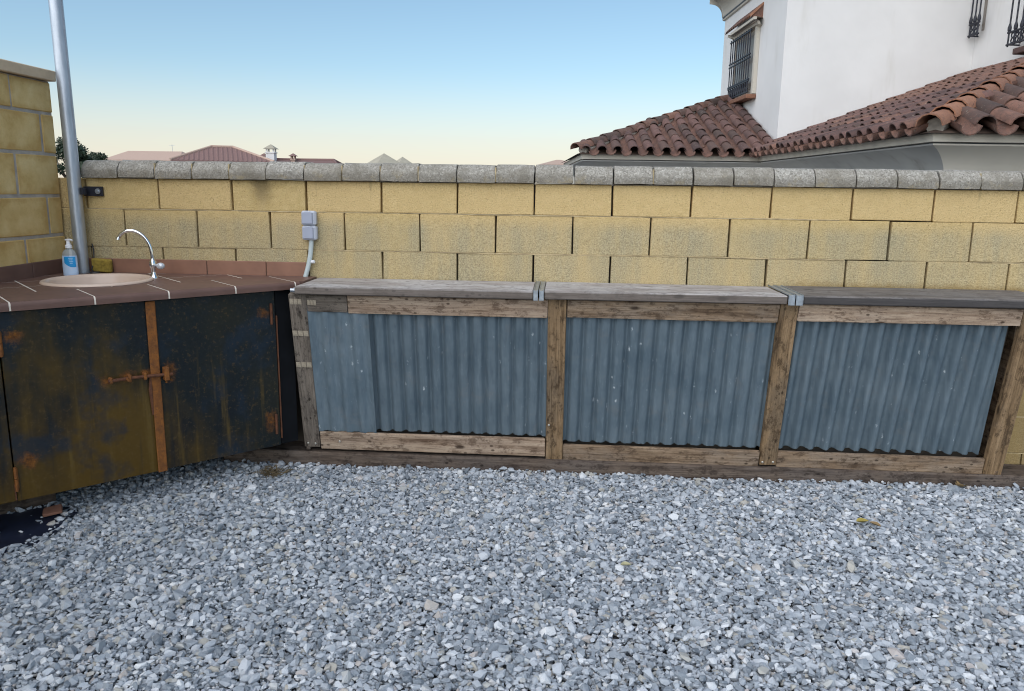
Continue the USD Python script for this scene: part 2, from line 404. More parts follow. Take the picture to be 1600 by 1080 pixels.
def tag(o, label=None, cat=None, group=None, kind=None):
    o = o.GetPrim() if hasattr(o, 'GetPrim') else o
    for k, v in (('label', label), ('category', cat), ('group', group), ('kind', kind)):
        if v: o.SetCustomDataByKey(k, v)
    return o


def obj(name, mesh, mat, parent=None, M=None, smooth=False, uv=None, label=None):
    if path_of(parent).startswith('/World/white_house'): mesh = mesh.copy(); mesh.apply_translation((-HX, -HY, 0))   # the house is drawn in plot axes and stands at its near eave corner
    m = usdkit.mesh(stage, unique(path_of(parent), name), mesh, MAT[mat] if isinstance(mat, str) else mat, smooth, uv)
    if M is not None: m.AddTransformOp().Set(Gf.Matrix4d(*np.asarray(M, float).T.ravel()))
    p = m.GetPrim()
    if label: p.SetCustomDataByKey('label', label)
    return p


def thing(name, label, cat, loc=(0, 0, 0), rz=0.0, group=None):
    x = UsdGeom.Xform.Define(stage, unique('/World', name))
    x.AddTranslateOp().Set(Gf.Vec3d(*map(float, loc)))
    if rz: x.AddRotateZOp().Set(float(rz))
    return tag(x.GetPrim(), label, cat, group)


def cbox(lo, hi, bev=.003, jit=0.0):
    lo, hi = np.minimum(lo, hi), np.maximum(lo, hi)
    c, h = (lo + hi) / 2, (hi - lo) / 2
    bev = min(bev, h.min() * .45)
    pts = []
    for sx in (-1, 1):
        for sy in (-1, 1):
            for sz in (-1, 1):
                for k in range(3):
                    d = h - bev; d[k] = h[k]
                    pts.append(c + d * [sx, sy, sz] + (rng.uniform(-jit, jit, 3) if jit else 0))
    return trimesh.convex.convex_hull(np.array(pts))


def cat(ms): return trimesh.util.concatenate(ms)


def tube(pts, r, n=10, caps=True):
    pts = np.asarray(pts, float); r = np.broadcast_to(r, len(pts))
    t = np.gradient(pts, axis=0); t /= np.linalg.norm(t, axis=1, keepdims=True)
    ref = np.array([0, 0, 1.0]) if abs(t[:, 2]).max() < .9 else np.array([1.0, 0, 0]) if abs(t[:, 0]).max() < .9 else np.array([0, 1.0, 0])
    V, F = [], []
    a = np.arange(n) * 2 * np.pi / n
    for p, d, q in zip(pts, t, r):
        u = np.cross(ref, d); u /= np.linalg.norm(u); v = np.cross(d, u)
        V.append(p + q * (np.cos(a)[:, None] * u + np.sin(a)[:, None] * v))
    V = np.vstack(V)
    for i in range(len(pts) - 1):
        for j in range(n):
            k = (j + 1) % n
            F += [[i * n + j, i * n + k, (i + 1) * n + k], [i * n + j, (i + 1) * n + k, (i + 1) * n + j]]
    if caps:
        for i, s in ((0, 1), (len(pts) - 1, -1)):
            c = len(V); V = np.vstack([V, pts[i]])
            for j in range(n):
                k = (j + 1) % n
                F.append([c, i * n + k, i * n + j] if s == 1 else [c, i * n + j, i * n + k])
    return trimesh.Trimesh(V, F, process=False)


def lathe(prof, n=24, at=(0, 0, 0)):
    m = trimesh.creation.revolve(np.asarray(prof, float), sections=n)
    m.apply_translation(at)
    return m


def frame_m(origin, x, y, z):
    M = np.eye(4); M[:3, 0], M[:3, 1], M[:3, 2], M[:3, 3] = x, y, z, origin
    return M


board_n = 0


def board(name, parent, mat, origin, ax, ay, az, size, bev=.003, jit=.0015, label=None):
    """A board with its grain along ax; size along (ax, ay, az), origin at its low corner. Every board gets its own stretch of grain."""
    global board_n
    board_n += 1
    off = np.array([board_n * 3.17, board_n * 1.31, board_n * .77])
    m = cbox(off, off + np.asarray(size, float), bev, jit)
    ax, ay, az = (np.asarray(v, float) / np.linalg.norm(v) for v in (ax, ay, az))
    R = np.stack([ax, ay, az], 1)
    M = np.eye(4); M[:3, :3] = R; M[:3, 3] = np.asarray(origin, float) - R @ off
    return obj(name, m, mat, parent, M, label=label)


# ---------------------------------------------------------------- ground
g = np.array([[-400, -400, -.045], [400, -400, -.045], [400, 400, -.045], [-400, 400, -.045]], float)
tag(obj('ground', (g, np.array([[0, 1, 2], [0, 2, 3]])), 'ground'), 'grey gravel bed under the loose stones', 'ground', kind='structure')

# ---------------------------------------------------------------- back wall of yellow blocks
wall = thing('block_wall', 'low yellow concrete block wall with rounded grey coping behind the wooden counter', 'wall')
A = 1.305                                                   # height of the joint under the top course
XL, XR = -.74, 6.6


def wall_block(x0, x1, z0, z1):
    gap = .0045
    y = rng.uniform(-.001, .0012)
    obj('block', cbox((x0 + gap, y, z0 + .0018), (x1 - gap, .19, z1 - .0018), .0035, .0022), 'block', wall)


rows = [(A, 1.466, 0.0)] + [(A - .2 * (k + 1), A - .2 * k, -.2 if k % 2 == 0 else 0.0) for k in range(7)]
for i, (z0, z1, off) in enumerate(rows):
    k = -3
    while True:
        x0, x1 = .4 * k + off, .4 * k + off + .4
        k += 1
        if x0 > XR: break
        a, c = max(x0, XL), min(x1, XR)
        if c - a < .05: continue
        if z1 < .92 and c < 3.7: continue                    # nothing of these shows behind the counter and the sink unit
        wall_block(a, c, max(z0, -.05), z1)
obj('wall_core', cat([cbox((XL, .045, -.05), (XR, .185, 1.462)), cbox((XL, .02, -.05), (3.75, .045, .90))]), 'core', wall)
for i in range(1, 8):                                       # bed joints: mortar squeezed unevenly out of the joint
    z = A - .2 * (i - 1)
    x, ms = XL, []
    while x < XR:
        l = rng.uniform(.08, .5)
        if rng.random() < .78 and (z > .95 or x > 3.7):
            ms.append(cbox((x, -.001 + rng.uniform(-.0015, .004), z - rng.uniform(.0015, .004)), (min(x + l, XR), .044, z + rng.uniform(.0015, .005)), .0015, .0012))
        x += l
    if ms: obj('mortar_bed', cat(ms), 'mortar_smear', wall)
# coping stones: profile in (y, z), long enough to be told apart, each its own piece
CP = [(-.030, 1.469), (-.031, 1.503), (-.028, 1.513), (-.019, 1.528), (-.004, 1.547), (.012, 1.557), (.03, 1.560), (.17, 1.560), (.2, 1.55), (.222, 1.525), (.224, 1.469)]
for k in range(-2, 33):
    x0, x1 = .2 * k, .2 * k + .2
    gp = rng.uniform(.002, .0045)
    V = []
    dz, dy = rng.uniform(-.0025, .0025), rng.uniform(-.003, .003)
    secs = [(x0 + gp, .994), (x0 + gp + .004, 1.0), (x0 + .066, 1.0), (x0 + .133, 1.0), (x1 - gp - .004, 1.0), (x1 - gp, .994)]
    for x, s in secs:
        for y, z in CP:
            V.append((x + rng.normal(0, .0006), .1 + (y - .1) * s + dy + rng.normal(0, .0009), 1.51 + (z - 1.51) * (s if s == 1 else .93) + dz + rng.normal(0, .0009)))
    n = len(CP); F = []
    for s in range(len(secs) - 1):
        for j in range(n):
            q = (j + 1) % n
            F += [[s * n + j, s * n + q, (s + 1) * n + q], [s * n + j, (s + 1) * n + q, (s + 1) * n + j]]
    for j in range(1, n - 1): F += [[0, j + 1, j], [(len(secs) - 1) * n, (len(secs) - 1) * n + j, (len(secs) - 1) * n + j + 1]]
    m = trimesh.Trimesh(V, F, process=False); m.fix_normals()
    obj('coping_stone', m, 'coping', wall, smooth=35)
obj('coping_joint', cat([cbox((.2 * k - .003, -.018 + rng.uniform(-.008, .006), 1.472), (.2 * k + .003, .2, 1.545), .001) for k in (0, 1, 2, 4, 5, 6, 7, 9, 13, 21)]), 'mortar_smear', wall)
obj('coping_bed', cbox((XL + .34, .012, 1.4635), (XR, .19, 1.4685), .001), 'mortar', wall)

# ---------------------------------------------------------------- left wall
lw = thing('ochre_wall', 'taller ochre block wall with grey mortar joints and cream cap at left', 'wall')
LX = -.53
lrows = [(-.05, .135, .12), (.135, .34, .32), (.34, .545, .12), (.545, .75, .32), (.75, .96, .12), (.96, 1.165, .333), (1.165, 1.37, .133), (1.37, 1.583, .342), (1.583, 1.788, .121), (1.788, 1.952, .325)]
for z0, z1, j0 in lrows:
    ys = [-.018, -j0] + [-j0 - .41 * k for k in range(1, 9)]
    if j0 > .3: ys = [-.018] + [-j0 + .0] + [-j0 - .41 * k for k in range(1, 9)]
    for a, c in zip(ys[:-1], ys[1:]):
        j = .006
        y1, y0 = a - (j if a != ys[0] else 0), c + j
        lo, hi = np.array([-.72, y0, z0 + j]), np.array([LX + rng.uniform(-.001, .002), y1, z1 - j])
        m = cbox(lo, hi, .006, .0015)
        v = np.array(m.vertices); uv = np.stack([(v[:, 1] - lo[1]) / (hi[1] - lo[1]), (v[:, 2] - lo[2]) / (hi[2] - lo[2])], 1)
        obj('block', (v, np.array(m.faces)), 'ochre', lw, uv=uv)
obj('mortar', cbox((-.718, -3.6, -.05), (LX - .003, -.0215, 1.949), .002), 'mortar', lw)
obj('wall_cap', cbox((-.76, -3.6, 1.952), (LX + .028, .0, 2.006), .005, .001), 'slab', lw)

# ---------------------------------------------------------------- neighbouring house (its own axes: x to the right, y away)
HX, HY = 3.86, 7.5                                          # near eave corner in those axes
HROT = -YAW
ch, sh = math.cos(HROT), math.sin(HROT)
house = thing('white_house', 'white rendered house with clay tile roofs and iron window grilles behind the wall', 'house', (CAM[0] + ch * HX - sh * HY, CAM[1] + sh * HX + ch * HY, 0), math.degrees(HROT))
Zc = CAM[2]
LIP, SL = Zc + .60, .368                                    # height of the eave tiles and slope of the roofs


def hbox(lo, hi): return trimesh.creation.box(bounds=[lo, hi])


def ring(path, prof, caps=True):
    """Sweeps profile points (inset, z) along a path whose inside lies towards +x +y everywhere."""
    path = np.asarray(path, float); n = len(prof); V, F = [], []
    for x, y in path:
        for o, z in prof: V.append((x + o, y + o, z))
    for i in range(len(path) - 1):
        for j in range(n - 1):
            a, b2, c, d = i * n + j, i * n + j + 1, (i + 1) * n + j + 1, (i + 1) * n + j
            F += [[a, b2, c], [a, c, d]]
    return trimesh.Trimesh(V, F, process=False)


EAVE = [(1.0, 17.5), (1.0, 12.8), (3.86, 12.8), (3.86, 7.5), (12.0, 7.5)]
lower = obj('wall', ring(EAVE, [(.42, LIP - .36), (.42, -.05)]), 'plaster', house)
obj('eave_fascia', ring(EAVE, [(.30, LIP - .015), (.085, LIP - .02), (.075, LIP - .03), (.075, LIP - .105), (.105, LIP - .11)]), 'cornice', house)
obj('eave_gap', ring(EAVE, [(.108, LIP - .11), (.108, LIP - .125)]), 'black', house)
COVE = [(.085, LIP - .122)] + [(.085 + .30 * math.sin(a) ** 1.3, LIP - .135 - .26 * (1 - math.cos(a)) - .03 * a) for a in np.linspace(.05, 1.45, 9)] + [(.42, LIP - .42), (.42, LIP - .5)]
obj('eave_cornice', ring(EAVE[:4], COVE), 'cornice_dark', house, smooth=40, label='grey weathered eaves moulding')
obj('eave_cornice', ring(EAVE[3:], [(o, z - .0) for o, z in COVE]), 'cornice', house, smooth=40)
TZ = Zc + 3.52
obj('wall', cat([hbox((4.3, 13.2, 1.2), (12, 17.05, TZ + .3))]), 'plaster', house)
obj('wall', hbox((7.34, 10.98, 1.2), (12, 13.198, Zc + 5.2)), 'plaster', house)
TP = [(4.3, 17.1), (4.3, 13.2), (12, 13.2)]
tc = [(-.0, TZ - .06), (-.04, TZ - .05), (-.05, TZ)] + [(-.06 - .22 * (1 - math.cos(a)), TZ + .02 + .24 * math.sin(a)) for a in np.linspace(0, 1.45, 8)] + [(-.33, TZ + .27), (-.33, TZ + .36), (-.36, TZ + .37), (-.36, TZ + .40), (.3, TZ + .42)]
cm = ring(TP, tc)
e0 = np.array([(TP[0][0] + o, TP[0][1], z) for o, z in tc] + [(TP[0][0], TP[0][1], TZ + .42)])
k0 = len(e0) - 1
cm = cat([cm, trimesh.Trimesh(e0, [[k0, j + 1, j] for j in range(k0 - 1)], process=False)])
obj('cornice', cm, 'cornice', house)
obj('cornice_line', ring(TP, [(-.052, TZ - .02), (-.056, TZ - .02), (-.056, TZ + .004), (-.05, TZ + .004)]), 'black', house)

# roofs
DK = -.03


def slope_z(h): return LIP + DK + SL * h


deck = []


def poly(pts): deck.append(trimesh.Trimesh(pts, [[0, j, j + 1] for j in range(1, len(pts) - 1)], process=False))


H2 = 7.34 - 3.86
poly([(1.0, 12.8, slope_z(0)), (3.86, 12.8, slope_z(0)), (4.3, 13.24, slope_z(.44)), (4.3, 16.1, slope_z(3.3))])
poly([(1.0, 12.8, slope_z(0)), (4.3, 16.1, slope_z(3.3)), (1.0, 17.5, slope_z(0))])
poly([(3.86, 7.5, slope_z(0)), (7.34, 7.5 + H2, slope_z(H2)), (7.34, 13.2, slope_z(H2)), (4.3, 13.2, slope_z(.44)), (3.86, 12.8, slope_z(0))])
poly([(3.86, 7.5, slope_z(0)), (12, 7.5, slope_z(0)), (12, 7.5 + H2, slope_z(H2)), (7.34, 7.5 + H2, slope_z(H2))])
roof = obj('roof', cat(deck), 'deck', house)


def tile_mesh(r0, r1, L, up=True, n=7, th=.013, flat=.9):
    """A curved clay tile: r0 at its low end, r1 at its high end; up: convex side up."""
    a = np.linspace(0, np.pi, n)
    V, F = [], []
    for y, r in ((0, r0), (L, r1)):
        for rr in (r, r - th):
            for q in a: V.append((rr * math.cos(q), y, rr * math.sin(q) * flat))
    o0, i0, o1, i1 = 0, n, 2 * n, 3 * n
    for j in range(n - 1):
        F += [[o0 + j, o0 + j + 1, o1 + j + 1], [o0 + j, o1 + j + 1, o1 + j], [i0 + j, i1 + j + 1, i0 + j + 1], [i0 + j, i1 + j, i1 + j + 1],
              [o0 + j, i0 + j + 1, o0 + j + 1], [o0 + j, i0 + j, i0 + j + 1], [o1 + j, o1 + j + 1, i1 + j + 1], [o1 + j, i1 + j + 1, i1 + j]]
    V = np.array(V)
    if not up: V[:, 2] *= -1; F = [f[::-1] for f in F]
    return trimesh.Trimesh(V, F, process=False)


def lay(O, e, h, pitch, width, inside, mat, maxh, singles, rowlen=.33, dark=None):
    """Lays over- and under-tiles on a roof plane that starts at O, runs along e and rises along h. Returns the under-tiles as one mesh."""
    O, e, h = np.asarray(O, float), np.asarray(e, float), np.asarray(h, float)
    u = h + np.array([0, 0, SL]); u /= np.linalg.norm(u)
    nrm = np.cross(e, u)
    if nrm[2] < 0: nrm = -nrm
    pan, far = [], []
    rr = pitch * .325
    cover, under = tile_mesh(rr, rr * .86, .42), tile_mesh(rr * 1.0, rr * .85, .42, up=False)
    cu = math.sqrt(1 + SL * SL)
    for i in range(int(width / pitch) + 1):
        for j in range(int(maxh * cu / rowlen) + 1):
            for kind in (0, 1):
                a = (i + (.5 if kind == 0 else 0.0)) * pitch + rng.normal(0, .006)
                d = j * rowlen - ((.05 if kind == 0 else .085) if j == 0 else 0) + rng.normal(0, .009) - (.02 if kind else 0)
                if not inside(a, (d + .2) / cu): continue
                m = (cover if kind == 0 else under).copy()
                v = np.array(m.vertices)
                tilt = .016 if kind == 0 else .012
                lift = (rr * .22 + .045 if kind == 0 else rr * .72 + .012)
                yaw = rng.normal(0, .018)
                x = v[:, 0] + v[:, 1] * yaw; y = v[:, 1]; zz = v[:, 2] + lift + (.42 - y) / .42 * tilt + rng.normal(0, .004)
                P = O + np.outer(x + a, e) + np.outer(y + d, u) + np.outer(zz, nrm)
                m = trimesh.Trimesh(P, m.faces, process=False)
                if np.dot(np.cross(e, u), nrm) < 0: m.invert()
                if kind: pan.append(m)
                elif singles(P.mean(0)): obj('roof_tile', m, mat if rng.random() < .8 or dark is None else dark, roof, smooth=40)
                else: far.append(m)
    return pan, far


pans, fars = [], []
p, f = lay((1.0, 12.8, LIP + DK), (1, 0, 0), (0, 1, 0), .256, 3.4, lambda a, h: h < a + .02 and a + 1.0 < min(3.9 + h, 4.32) and h < 3.35, 'tile_brown', 3.6, lambda P: True, dark='tile_dark')
pans += p; fars += f
p, f = lay((3.86, 13.2, LIP + DK), (0, -1, 0), (1, 0, 0), .25, 5.75, lambda a, h: 13.2 - a < min(12.8 + h, 13.16) and 13.2 - a > 7.5 + h - .05 and h < H2, 'tile_brown', 3.8, lambda P: P[0] < 5.6 or P[1] < 9.0, dark='tile_mix')
pans += p; fars += f
p, f = lay((3.86, 7.5, LIP + DK), (1, 0, 0), (0, 1, 0), .315, 7.5, lambda a, h: h < a - .02 and h < H2, 'tile_mix', 3.8, lambda P: P[0] < 5.9, dark='tile_dark')
pans += p; fars += f
tag(obj('under_tiles', cat(pans), 'tile_mix', roof, smooth=40), kind='stuff')
tag(obj('far_tiles', cat(fars), 'tile_mix', roof, smooth=40), kind='stuff')


def hip(A0, B0, mat, r=.125, step=.36):
    A0, B0 = np.asarray(A0, float), np.asarray(B0, float)
    L = np.linalg.norm(B0 - A0); u = (B0 - A0) / L
    e = np.cross(u, [0, 0, 1.0]); e /= np.linalg.norm(e); nrm = np.cross(e, u)
    for k in range(int(L / step)):
        m = tile_mesh(r, r * .86, .43, flat=.95)
        v = np.array(m.vertices)
        P = A0 + np.outer(v[:, 0], e) + np.outer(v[:, 1] + k * step - .05, u) + np.outer(v[:, 2] - .025 + (.43 - v[:, 1]) / .43 * .02 + rng.normal(0, .004), nrm)
        obj('hip_tile', trimesh.Trimesh(P, m.faces, process=False), mat, roof, smooth=40)
    bed = tube([A0 + u * .12 - nrm * .05, B0 - nrm * .05], .085, 8)
    obj('hip_bedding', bed, 'mortar', roof)


hip((3.86, 7.5, LIP + .05), (7.34, 10.98, LIP + .05 + SL * H2), 'tile_orange')
hip((1.0, 12.8, LIP + .05), (4.3, 16.1, LIP + .05 + SL * 3.3), 'tile_mix', .11)
# flashing tiles along the foot of the tall wall: one overlapping course
for k in range(9):
    x0 = 4.42 + k * .325
    zz = LIP + SL * (x0 - 3.86) + .085
    m = hbox((0, -.03, -.012), (.37, .16, .012)); m.apply_transform(trimesh.transformations.rotation_matrix(-math.atan(SL) + .03, [0, 1, 0])); m.apply_translation((x0, 13.02, zz))
    obj('flashing_tile', m, 'tile_brown', roof)
# tower roof edge
for k in range(13):
    m = tile_mesh(.09, .075, .42); v = np.array(m.vertices)
    P = np.stack([3.85 + v[:, 1] * .94, 17.05 - k * .25 + v[:, 0], TZ + .46 + v[:, 1] * .3 + v[:, 2]], 1)
    mm = trimesh.Trimesh(P, m.faces, process=False); mm.invert()
    obj('roof_tile', mm, 'tile_brown', roof, smooth=40)
obj('tower_roof', trimesh.Trimesh([(3.9, 17.3, TZ + .43), (3.9, 12.8, TZ + .43), (12, 12.8, TZ + 2.6), (12, 17.3, TZ + 2.6)], [[0, 1, 2], [0, 2, 3]], process=False), 'deck', roof)

# grilled window on the tower's side (wall x = 4.3)
WY0, WY1, WZ0, WZ1 = 14.65, 15.97, Zc + 1.77, Zc + 2.87
win = obj('window', hbox((4.285, WY0, WZ0), (4.297, WY1, WZ1)), 'curtain', house, label='tall window behind a black iron grille under a tiled hood')
for k in range(2): obj('pane', hbox((4.275, WY0 + .08 + .64 * k, WZ0 + .08), (4.284, WY0 + .62 + .64 * k, WZ1 - .08)), 'glass_dark', win)
obj('frame', hbox((4.23, WY0 - .11, WZ0 - .03), (4.296, WY0 - .005, WZ1 + .02)), 'cornice', win)
obj('frame', hbox((4.26, WY1 + .005, WZ0 - .03), (4.296, WY1 + .06, WZ1 + .02)), 'cornice', win)
obj('sill', cbox((4.12, WY0 - .13, WZ0 - .115), (4.297, WY1 + .06, WZ0 - .04), .01), 'tile_orange', win)
gx = 4.17
for k in range(10):
    y = WY0 + .03 + k * (WY1 - WY0 - .06) / 9
    obj('bar', tube([(gx, y, WZ0), (gx, y, WZ1)], .011, 6), 'black_iron', win)
for z in (.01, .20, .23, .60, .66, 1.06):
    obj('rail', cbox((gx - .014, WY0 - .03, WZ0 + z - .013), (gx + .014, WY1 + .02, WZ0 + z + .013), .003), 'black_iron', win)
orn = []
for k in range(10):
    y = WY0 + .08 + k * .13
    t = np.linspace(0, 2 * np.pi, 9)
    orn.append(tube(np.stack([np.full(9, gx), y + .055 * np.cos(t), WZ0 + .105 + .075 * np.sin(t)], 1), .010, 5, False))
obj('ornament', cat(orn), 'black_iron', win)
HP = [(4.3, 15.98), (4.3, 14.5), (4.35, 14.5)]
obj('hood', ring(HP, [(0, Zc + 2.87), (-.10, Zc + 2.885), (-.12, Zc + 2.93), (-.17, Zc + 2.935), (-.20, Zc + 2.94), (-.20, Zc + 2.985), (0, Zc + 3.0)]), 'cornice', win)
e1 = [(4.3 + o, 15.98, z) for o, z in [(0, Zc + 2.87), (-.10, Zc + 2.885), (-.12, Zc + 2.93), (-.20, Zc + 2.94), (-.20, Zc + 2.985), (0, Zc + 3.0)]]
obj('hood_end', trimesh.Trimesh(e1, [[0, j + 1, j] for j in range(1, 5)], process=False), 'cornice', win)
obj('hood_shadow_line', ring(HP, [(-.166, Zc + 2.926), (-.174, Zc + 2.926), (-.174, Zc + 2.937)]), 'black', win)  # thin black line along the underside of the hood ledge
for k in range(13):
    m = tile_mesh(.066, .055, .30); v = np.array(m.vertices)
    P = np.stack([4.07 + v[:, 1] * .82, 16.0 - k * .125 + v[:, 0], Zc + 2.995 + v[:, 1] * .80 + v[:, 2] * .9], 1)
    mm = trimesh.Trimesh(P, m.faces, process=False); mm.invert()
    obj('hood_tile', mm, 'tile_orange' if k > 10 else 'tile_mix', win, smooth=40)
obj('hood_cheek', trimesh.convex.convex_hull(np.array([(x, y, z) for y in (14.46, 14.50) for x, z in ((4.12, Zc + 2.99), (4.3, Zc + 2.99), (4.3, Zc + 3.22), (4.27, Zc + 3.22), (4.12, Zc + 3.03))])), 'tile_mix', win)


def side_grille(y0, y1, zb, n, dx, label):
    w = obj('window', hbox((7.326, y0 + .08, Zc + zb + .1), (7.337, y1 - .08, Zc + 4.6)), 'glass_dark', house, label=label)
    x = 7.34 - dx
    for k in range(n):
        y = y0 + (y1 - y0) * k / (n - 1)
        obj('bar', cat([tube([(x, y, Zc + zb), (x, y, Zc + 4.6)], .012, 6), tube([(x, y, Zc + zb + .19), (x, y, Zc + zb + .235), (x, y, Zc + zb + .27), (x, y, Zc + zb + .33)], [.012, .026, .026, .012], 6)]), 'black_iron', w)
    for z in (zb + .03, zb + .2):
        obj('rail', cat([cbox((x - .014, y0 - .03, Zc + z - .013), (x + .014, y1 + .03, Zc + z + .013), .003), cbox((x, y1 - .012, Zc + z - .01), (7.335, y1 + .012, Zc + z + .01), .003)]), 'black_iron', w)
    o = []
    for k in range(max(2, int((y1 - y0) / .1))):
        y = y0 + .05 + k * .1
        t = np.linspace(0, 2 * np.pi, 9)
        for zz, r in ((zb + .075, .035), (zb + .15, .035)): o.append(tube(np.stack([np.full(9, x), y + r * np.cos(t), Zc + zz + r * np.sin(t)], 1), .010, 5, False))
    obj('ornament', cat(o), 'black_iron', w)
    return w


w = side_grille(11.15, 12.0, 2.13, 7, .18, 'iron grille with scrolled foot at the right edge of the picture')
obj('sill', cbox((7.12, 11.1, Zc + 1.99), (7.337, 11.8, Zc + 2.075), .01), 'tile_brown', w)
side_grille(12.88, 13.10, 2.45, 3, .15, 'narrow iron grille beside the inner corner of the house')

# ---------------------------------------------------------------- far houses and trees beyond the wall (same axes as the camera's heading)


def at_plot(x, D): return np.array([CAM[0] + x * ch - D * sh, CAM[1] + x * sh + D * ch])


def hip_house(name, label, x, D, wx, wy, zeave, zridge, rot, ridge, roofmat, wallmat='plaster'):
    c = at_plot(x, D)
    t = thing(name, label, 'house', (c[0], c[1], 0), rot, 'far houses beyond the wall')
    a, b2 = wx / 2, wy / 2
    obj('wall', hbox((-a + .4, -b2 + .4, -.05), (a - .4, b2 - .4, zeave)), wallmat, t)
    V = [(-a, -b2, zeave), (a, -b2, zeave), (a, b2, zeave), (-a, b2, zeave), (-ridge / 2, 0, zridge), (ridge / 2, 0, zridge), (-a, -b2, zeave - .18), (a, -b2, zeave - .18), (a, b2, zeave - .18), (-a, b2, zeave - .18)]
    F = [[0, 1, 5], [0, 5, 4], [1, 2, 5], [2, 3, 4], [2, 4, 5], [3, 0, 4]] + sum([[[i, j, j + 6], [i, j + 6, i + 6]] for i, j in ((0, 1), (1, 2), (2, 3), (3, 0))], []) + [[6, 8, 7], [6, 9, 8]]
    r = obj('roof', trimesh.Trimesh(V, F, process=False), roofmat, t)
    return t, r, np.array(V)


def far_caps(roof_prim, V, mat, r=.13):
    hips = [tube([V[i] + [0, 0, .03], V[j] + [0, 0, .03]], r, 7) for i, j in ((0, 4), (1, 5), (2, 5), (3, 4))]
    if np.linalg.norm(V[4] - V[5]) > .05: hips.append(tube([V[4] + [0, 0, .03], V[5] + [0, 0, .03]], r, 7))
    for m in hips: obj('hip_cap', m, mat, roof_prim)


def courses(roof_prim, V, mat, p=.33):
    """Rows of cover tiles as ribs up each slope of a far roof."""
    ms = []
    for i, j, k, l in ((0, 1, 5, 4), (1, 2, 5, 5), (2, 3, 4, 5), (3, 0, 4, 4)):
        a, b2, c, d = V[i], V[j], V[k], V[l]
        L = np.linalg.norm(b2 - a); e = (b2 - a) / L
        n = np.cross(b2 - a, d - a); n /= np.linalg.norm(n)
        if n[2] < 0: n = -n
        up = np.cross(n, e); 
        if up[2] < 0: up = -up
        H = (d - a) @ up; xd, xc = (d - a) @ e, (c - a) @ e
        for s in np.arange(p / 2, L, p):
            h = H if xd <= s <= xc else H * (s / xd if s < xd else (L - s) / (L - xc))
            if h > .3: ms.append(tube([a + e * s - n * .02, a + e * s + up * h - n * .02], .075, 5))
    tag(obj('tile_rows', cat(ms), mat, roof_prim), kind='stuff')


t, r, V = hip_house('hip_roof_house', 'far house with reddish brown hipped roof beyond the wall', -21.9, 60, 7.0, 5.6, Zc + 1.72, Zc + 2.80, 24, 1.5, 'far_roof')
far_caps(r, V, 'far_pink', .10); courses(r, V, 'far_roof')


def stack(parent, x, y, z0, z1, w, mat='plaster', cap='far_sage'):
    s = obj('chimney', cat([hbox((x - w, y - w, z0), (x + w, y + w, z1 - .28)), hbox((x - w - .06, y - w - .06, z1 - .32), (x + w + .06, y + w + .06, z1 - .25))] +
                           [hbox((x + sx * w * .8 - .05, y + sy * w * .8 - .05, z1 - .25), (x + sx * w * .8 + .05, y + sy * w * .8 + .05, z1)) for sx in (-1, 1) for sy in (-1, 1)]), mat, parent)
    k = w + .16
    obj('cap', trimesh.Trimesh([(x - k, y - k, z1), (x + k, y - k, z1), (x + k, y + k, z1), (x - k, y + k, z1), (x, y, z1 + k * .75)], [[0, 1, 4], [1, 2, 4], [2, 3, 4], [3, 0, 4], [0, 2, 1], [0, 3, 2]], process=False), cap, s)


D2 = 64
t2, r2, V2 = hip_house('long_roof_house', 'far low house with a long brown ridge and three capped chimneys', -17.4, D2, 8.6, 6.0, Zc + 1.1, Zc + 2.08, 2, 5.9, 'far_roof')
far_caps(r2, V2, 'far_roof', .09)
for x, z, w in ((-19.33, 3.24, .33), (-19.9, 2.55, .15), (-17.57, 2.57, .15)):
    stack(t2, x + 17.4, -.5, Zc + 1.0, Zc + z - .75 * (w + .16), w, 'plaster' if w > .2 else 'far_pink', 'far_sage' if w > .2 else 'far_roof')
D3 = 85
t3, r3, V3 = hip_house('pale_roof_house', 'far house with pale pink roof behind the hipped roof', -38.2, D3, 8.2, 6.0, Zc + 2.45, Zc + 3.45, 0, 5.9, 'far_pink', 'cornice')
obj('aerial', cat([tube([(1.9, 0, V3[4][2]), (1.9, 0, V3[4][2] + .7)], .02, 5), tube([(1.6, 0, V3[4][2] + .6), (2.2, 0, V3[4][2] + .6)], .015, 5)]), 'galv', t3)
for x, z, D, wd, lab in ((-8.49, 2.18, 52, 2.75, 'larger pale pyramid roof peeping over the grey coping'), (-7.85, 2.13, 56, 2.4, 'smaller pale pyramid roof right of a larger one')):
    q = at_plot(x, D)
    z1 = Zc + z
    t4 = thing('pyramid_roof_pavilion', lab, 'pavilion', (q[0], q[1], 0), 38, 'far pavilions with pyramid roofs')
    for sx in (-1, 1):
        for sy in (-1, 1): obj('post', hbox((sx * wd * .33 - .07, sy * wd * .33 - .07, -.05), (sx * wd * .33 + .07, sy * wd * .33 + .07, z1 - .95)), 'bark', t4)
    k = wd * .5
    b0 = z1 - 1.05
    obj('roof', trimesh.Trimesh([(-k, -k, b0), (k, -k, b0), (k, k, b0), (-k, k, b0), (0, 0, z1)], [[0, 1, 4], [1, 2, 4], [2, 3, 4], [3, 0, 4], [0, 2, 1], [0, 3, 2]], process=False), 'far_sage', t4)
t5, r5, V5 = hip_house('distant_pink_house', 'far pale pink roof tip just left of the white house', 5.24, 95, 4.6, 4.0, Zc + 2.9, Zc + 3.5, 15, .6, 'far_pink', 'cornice')


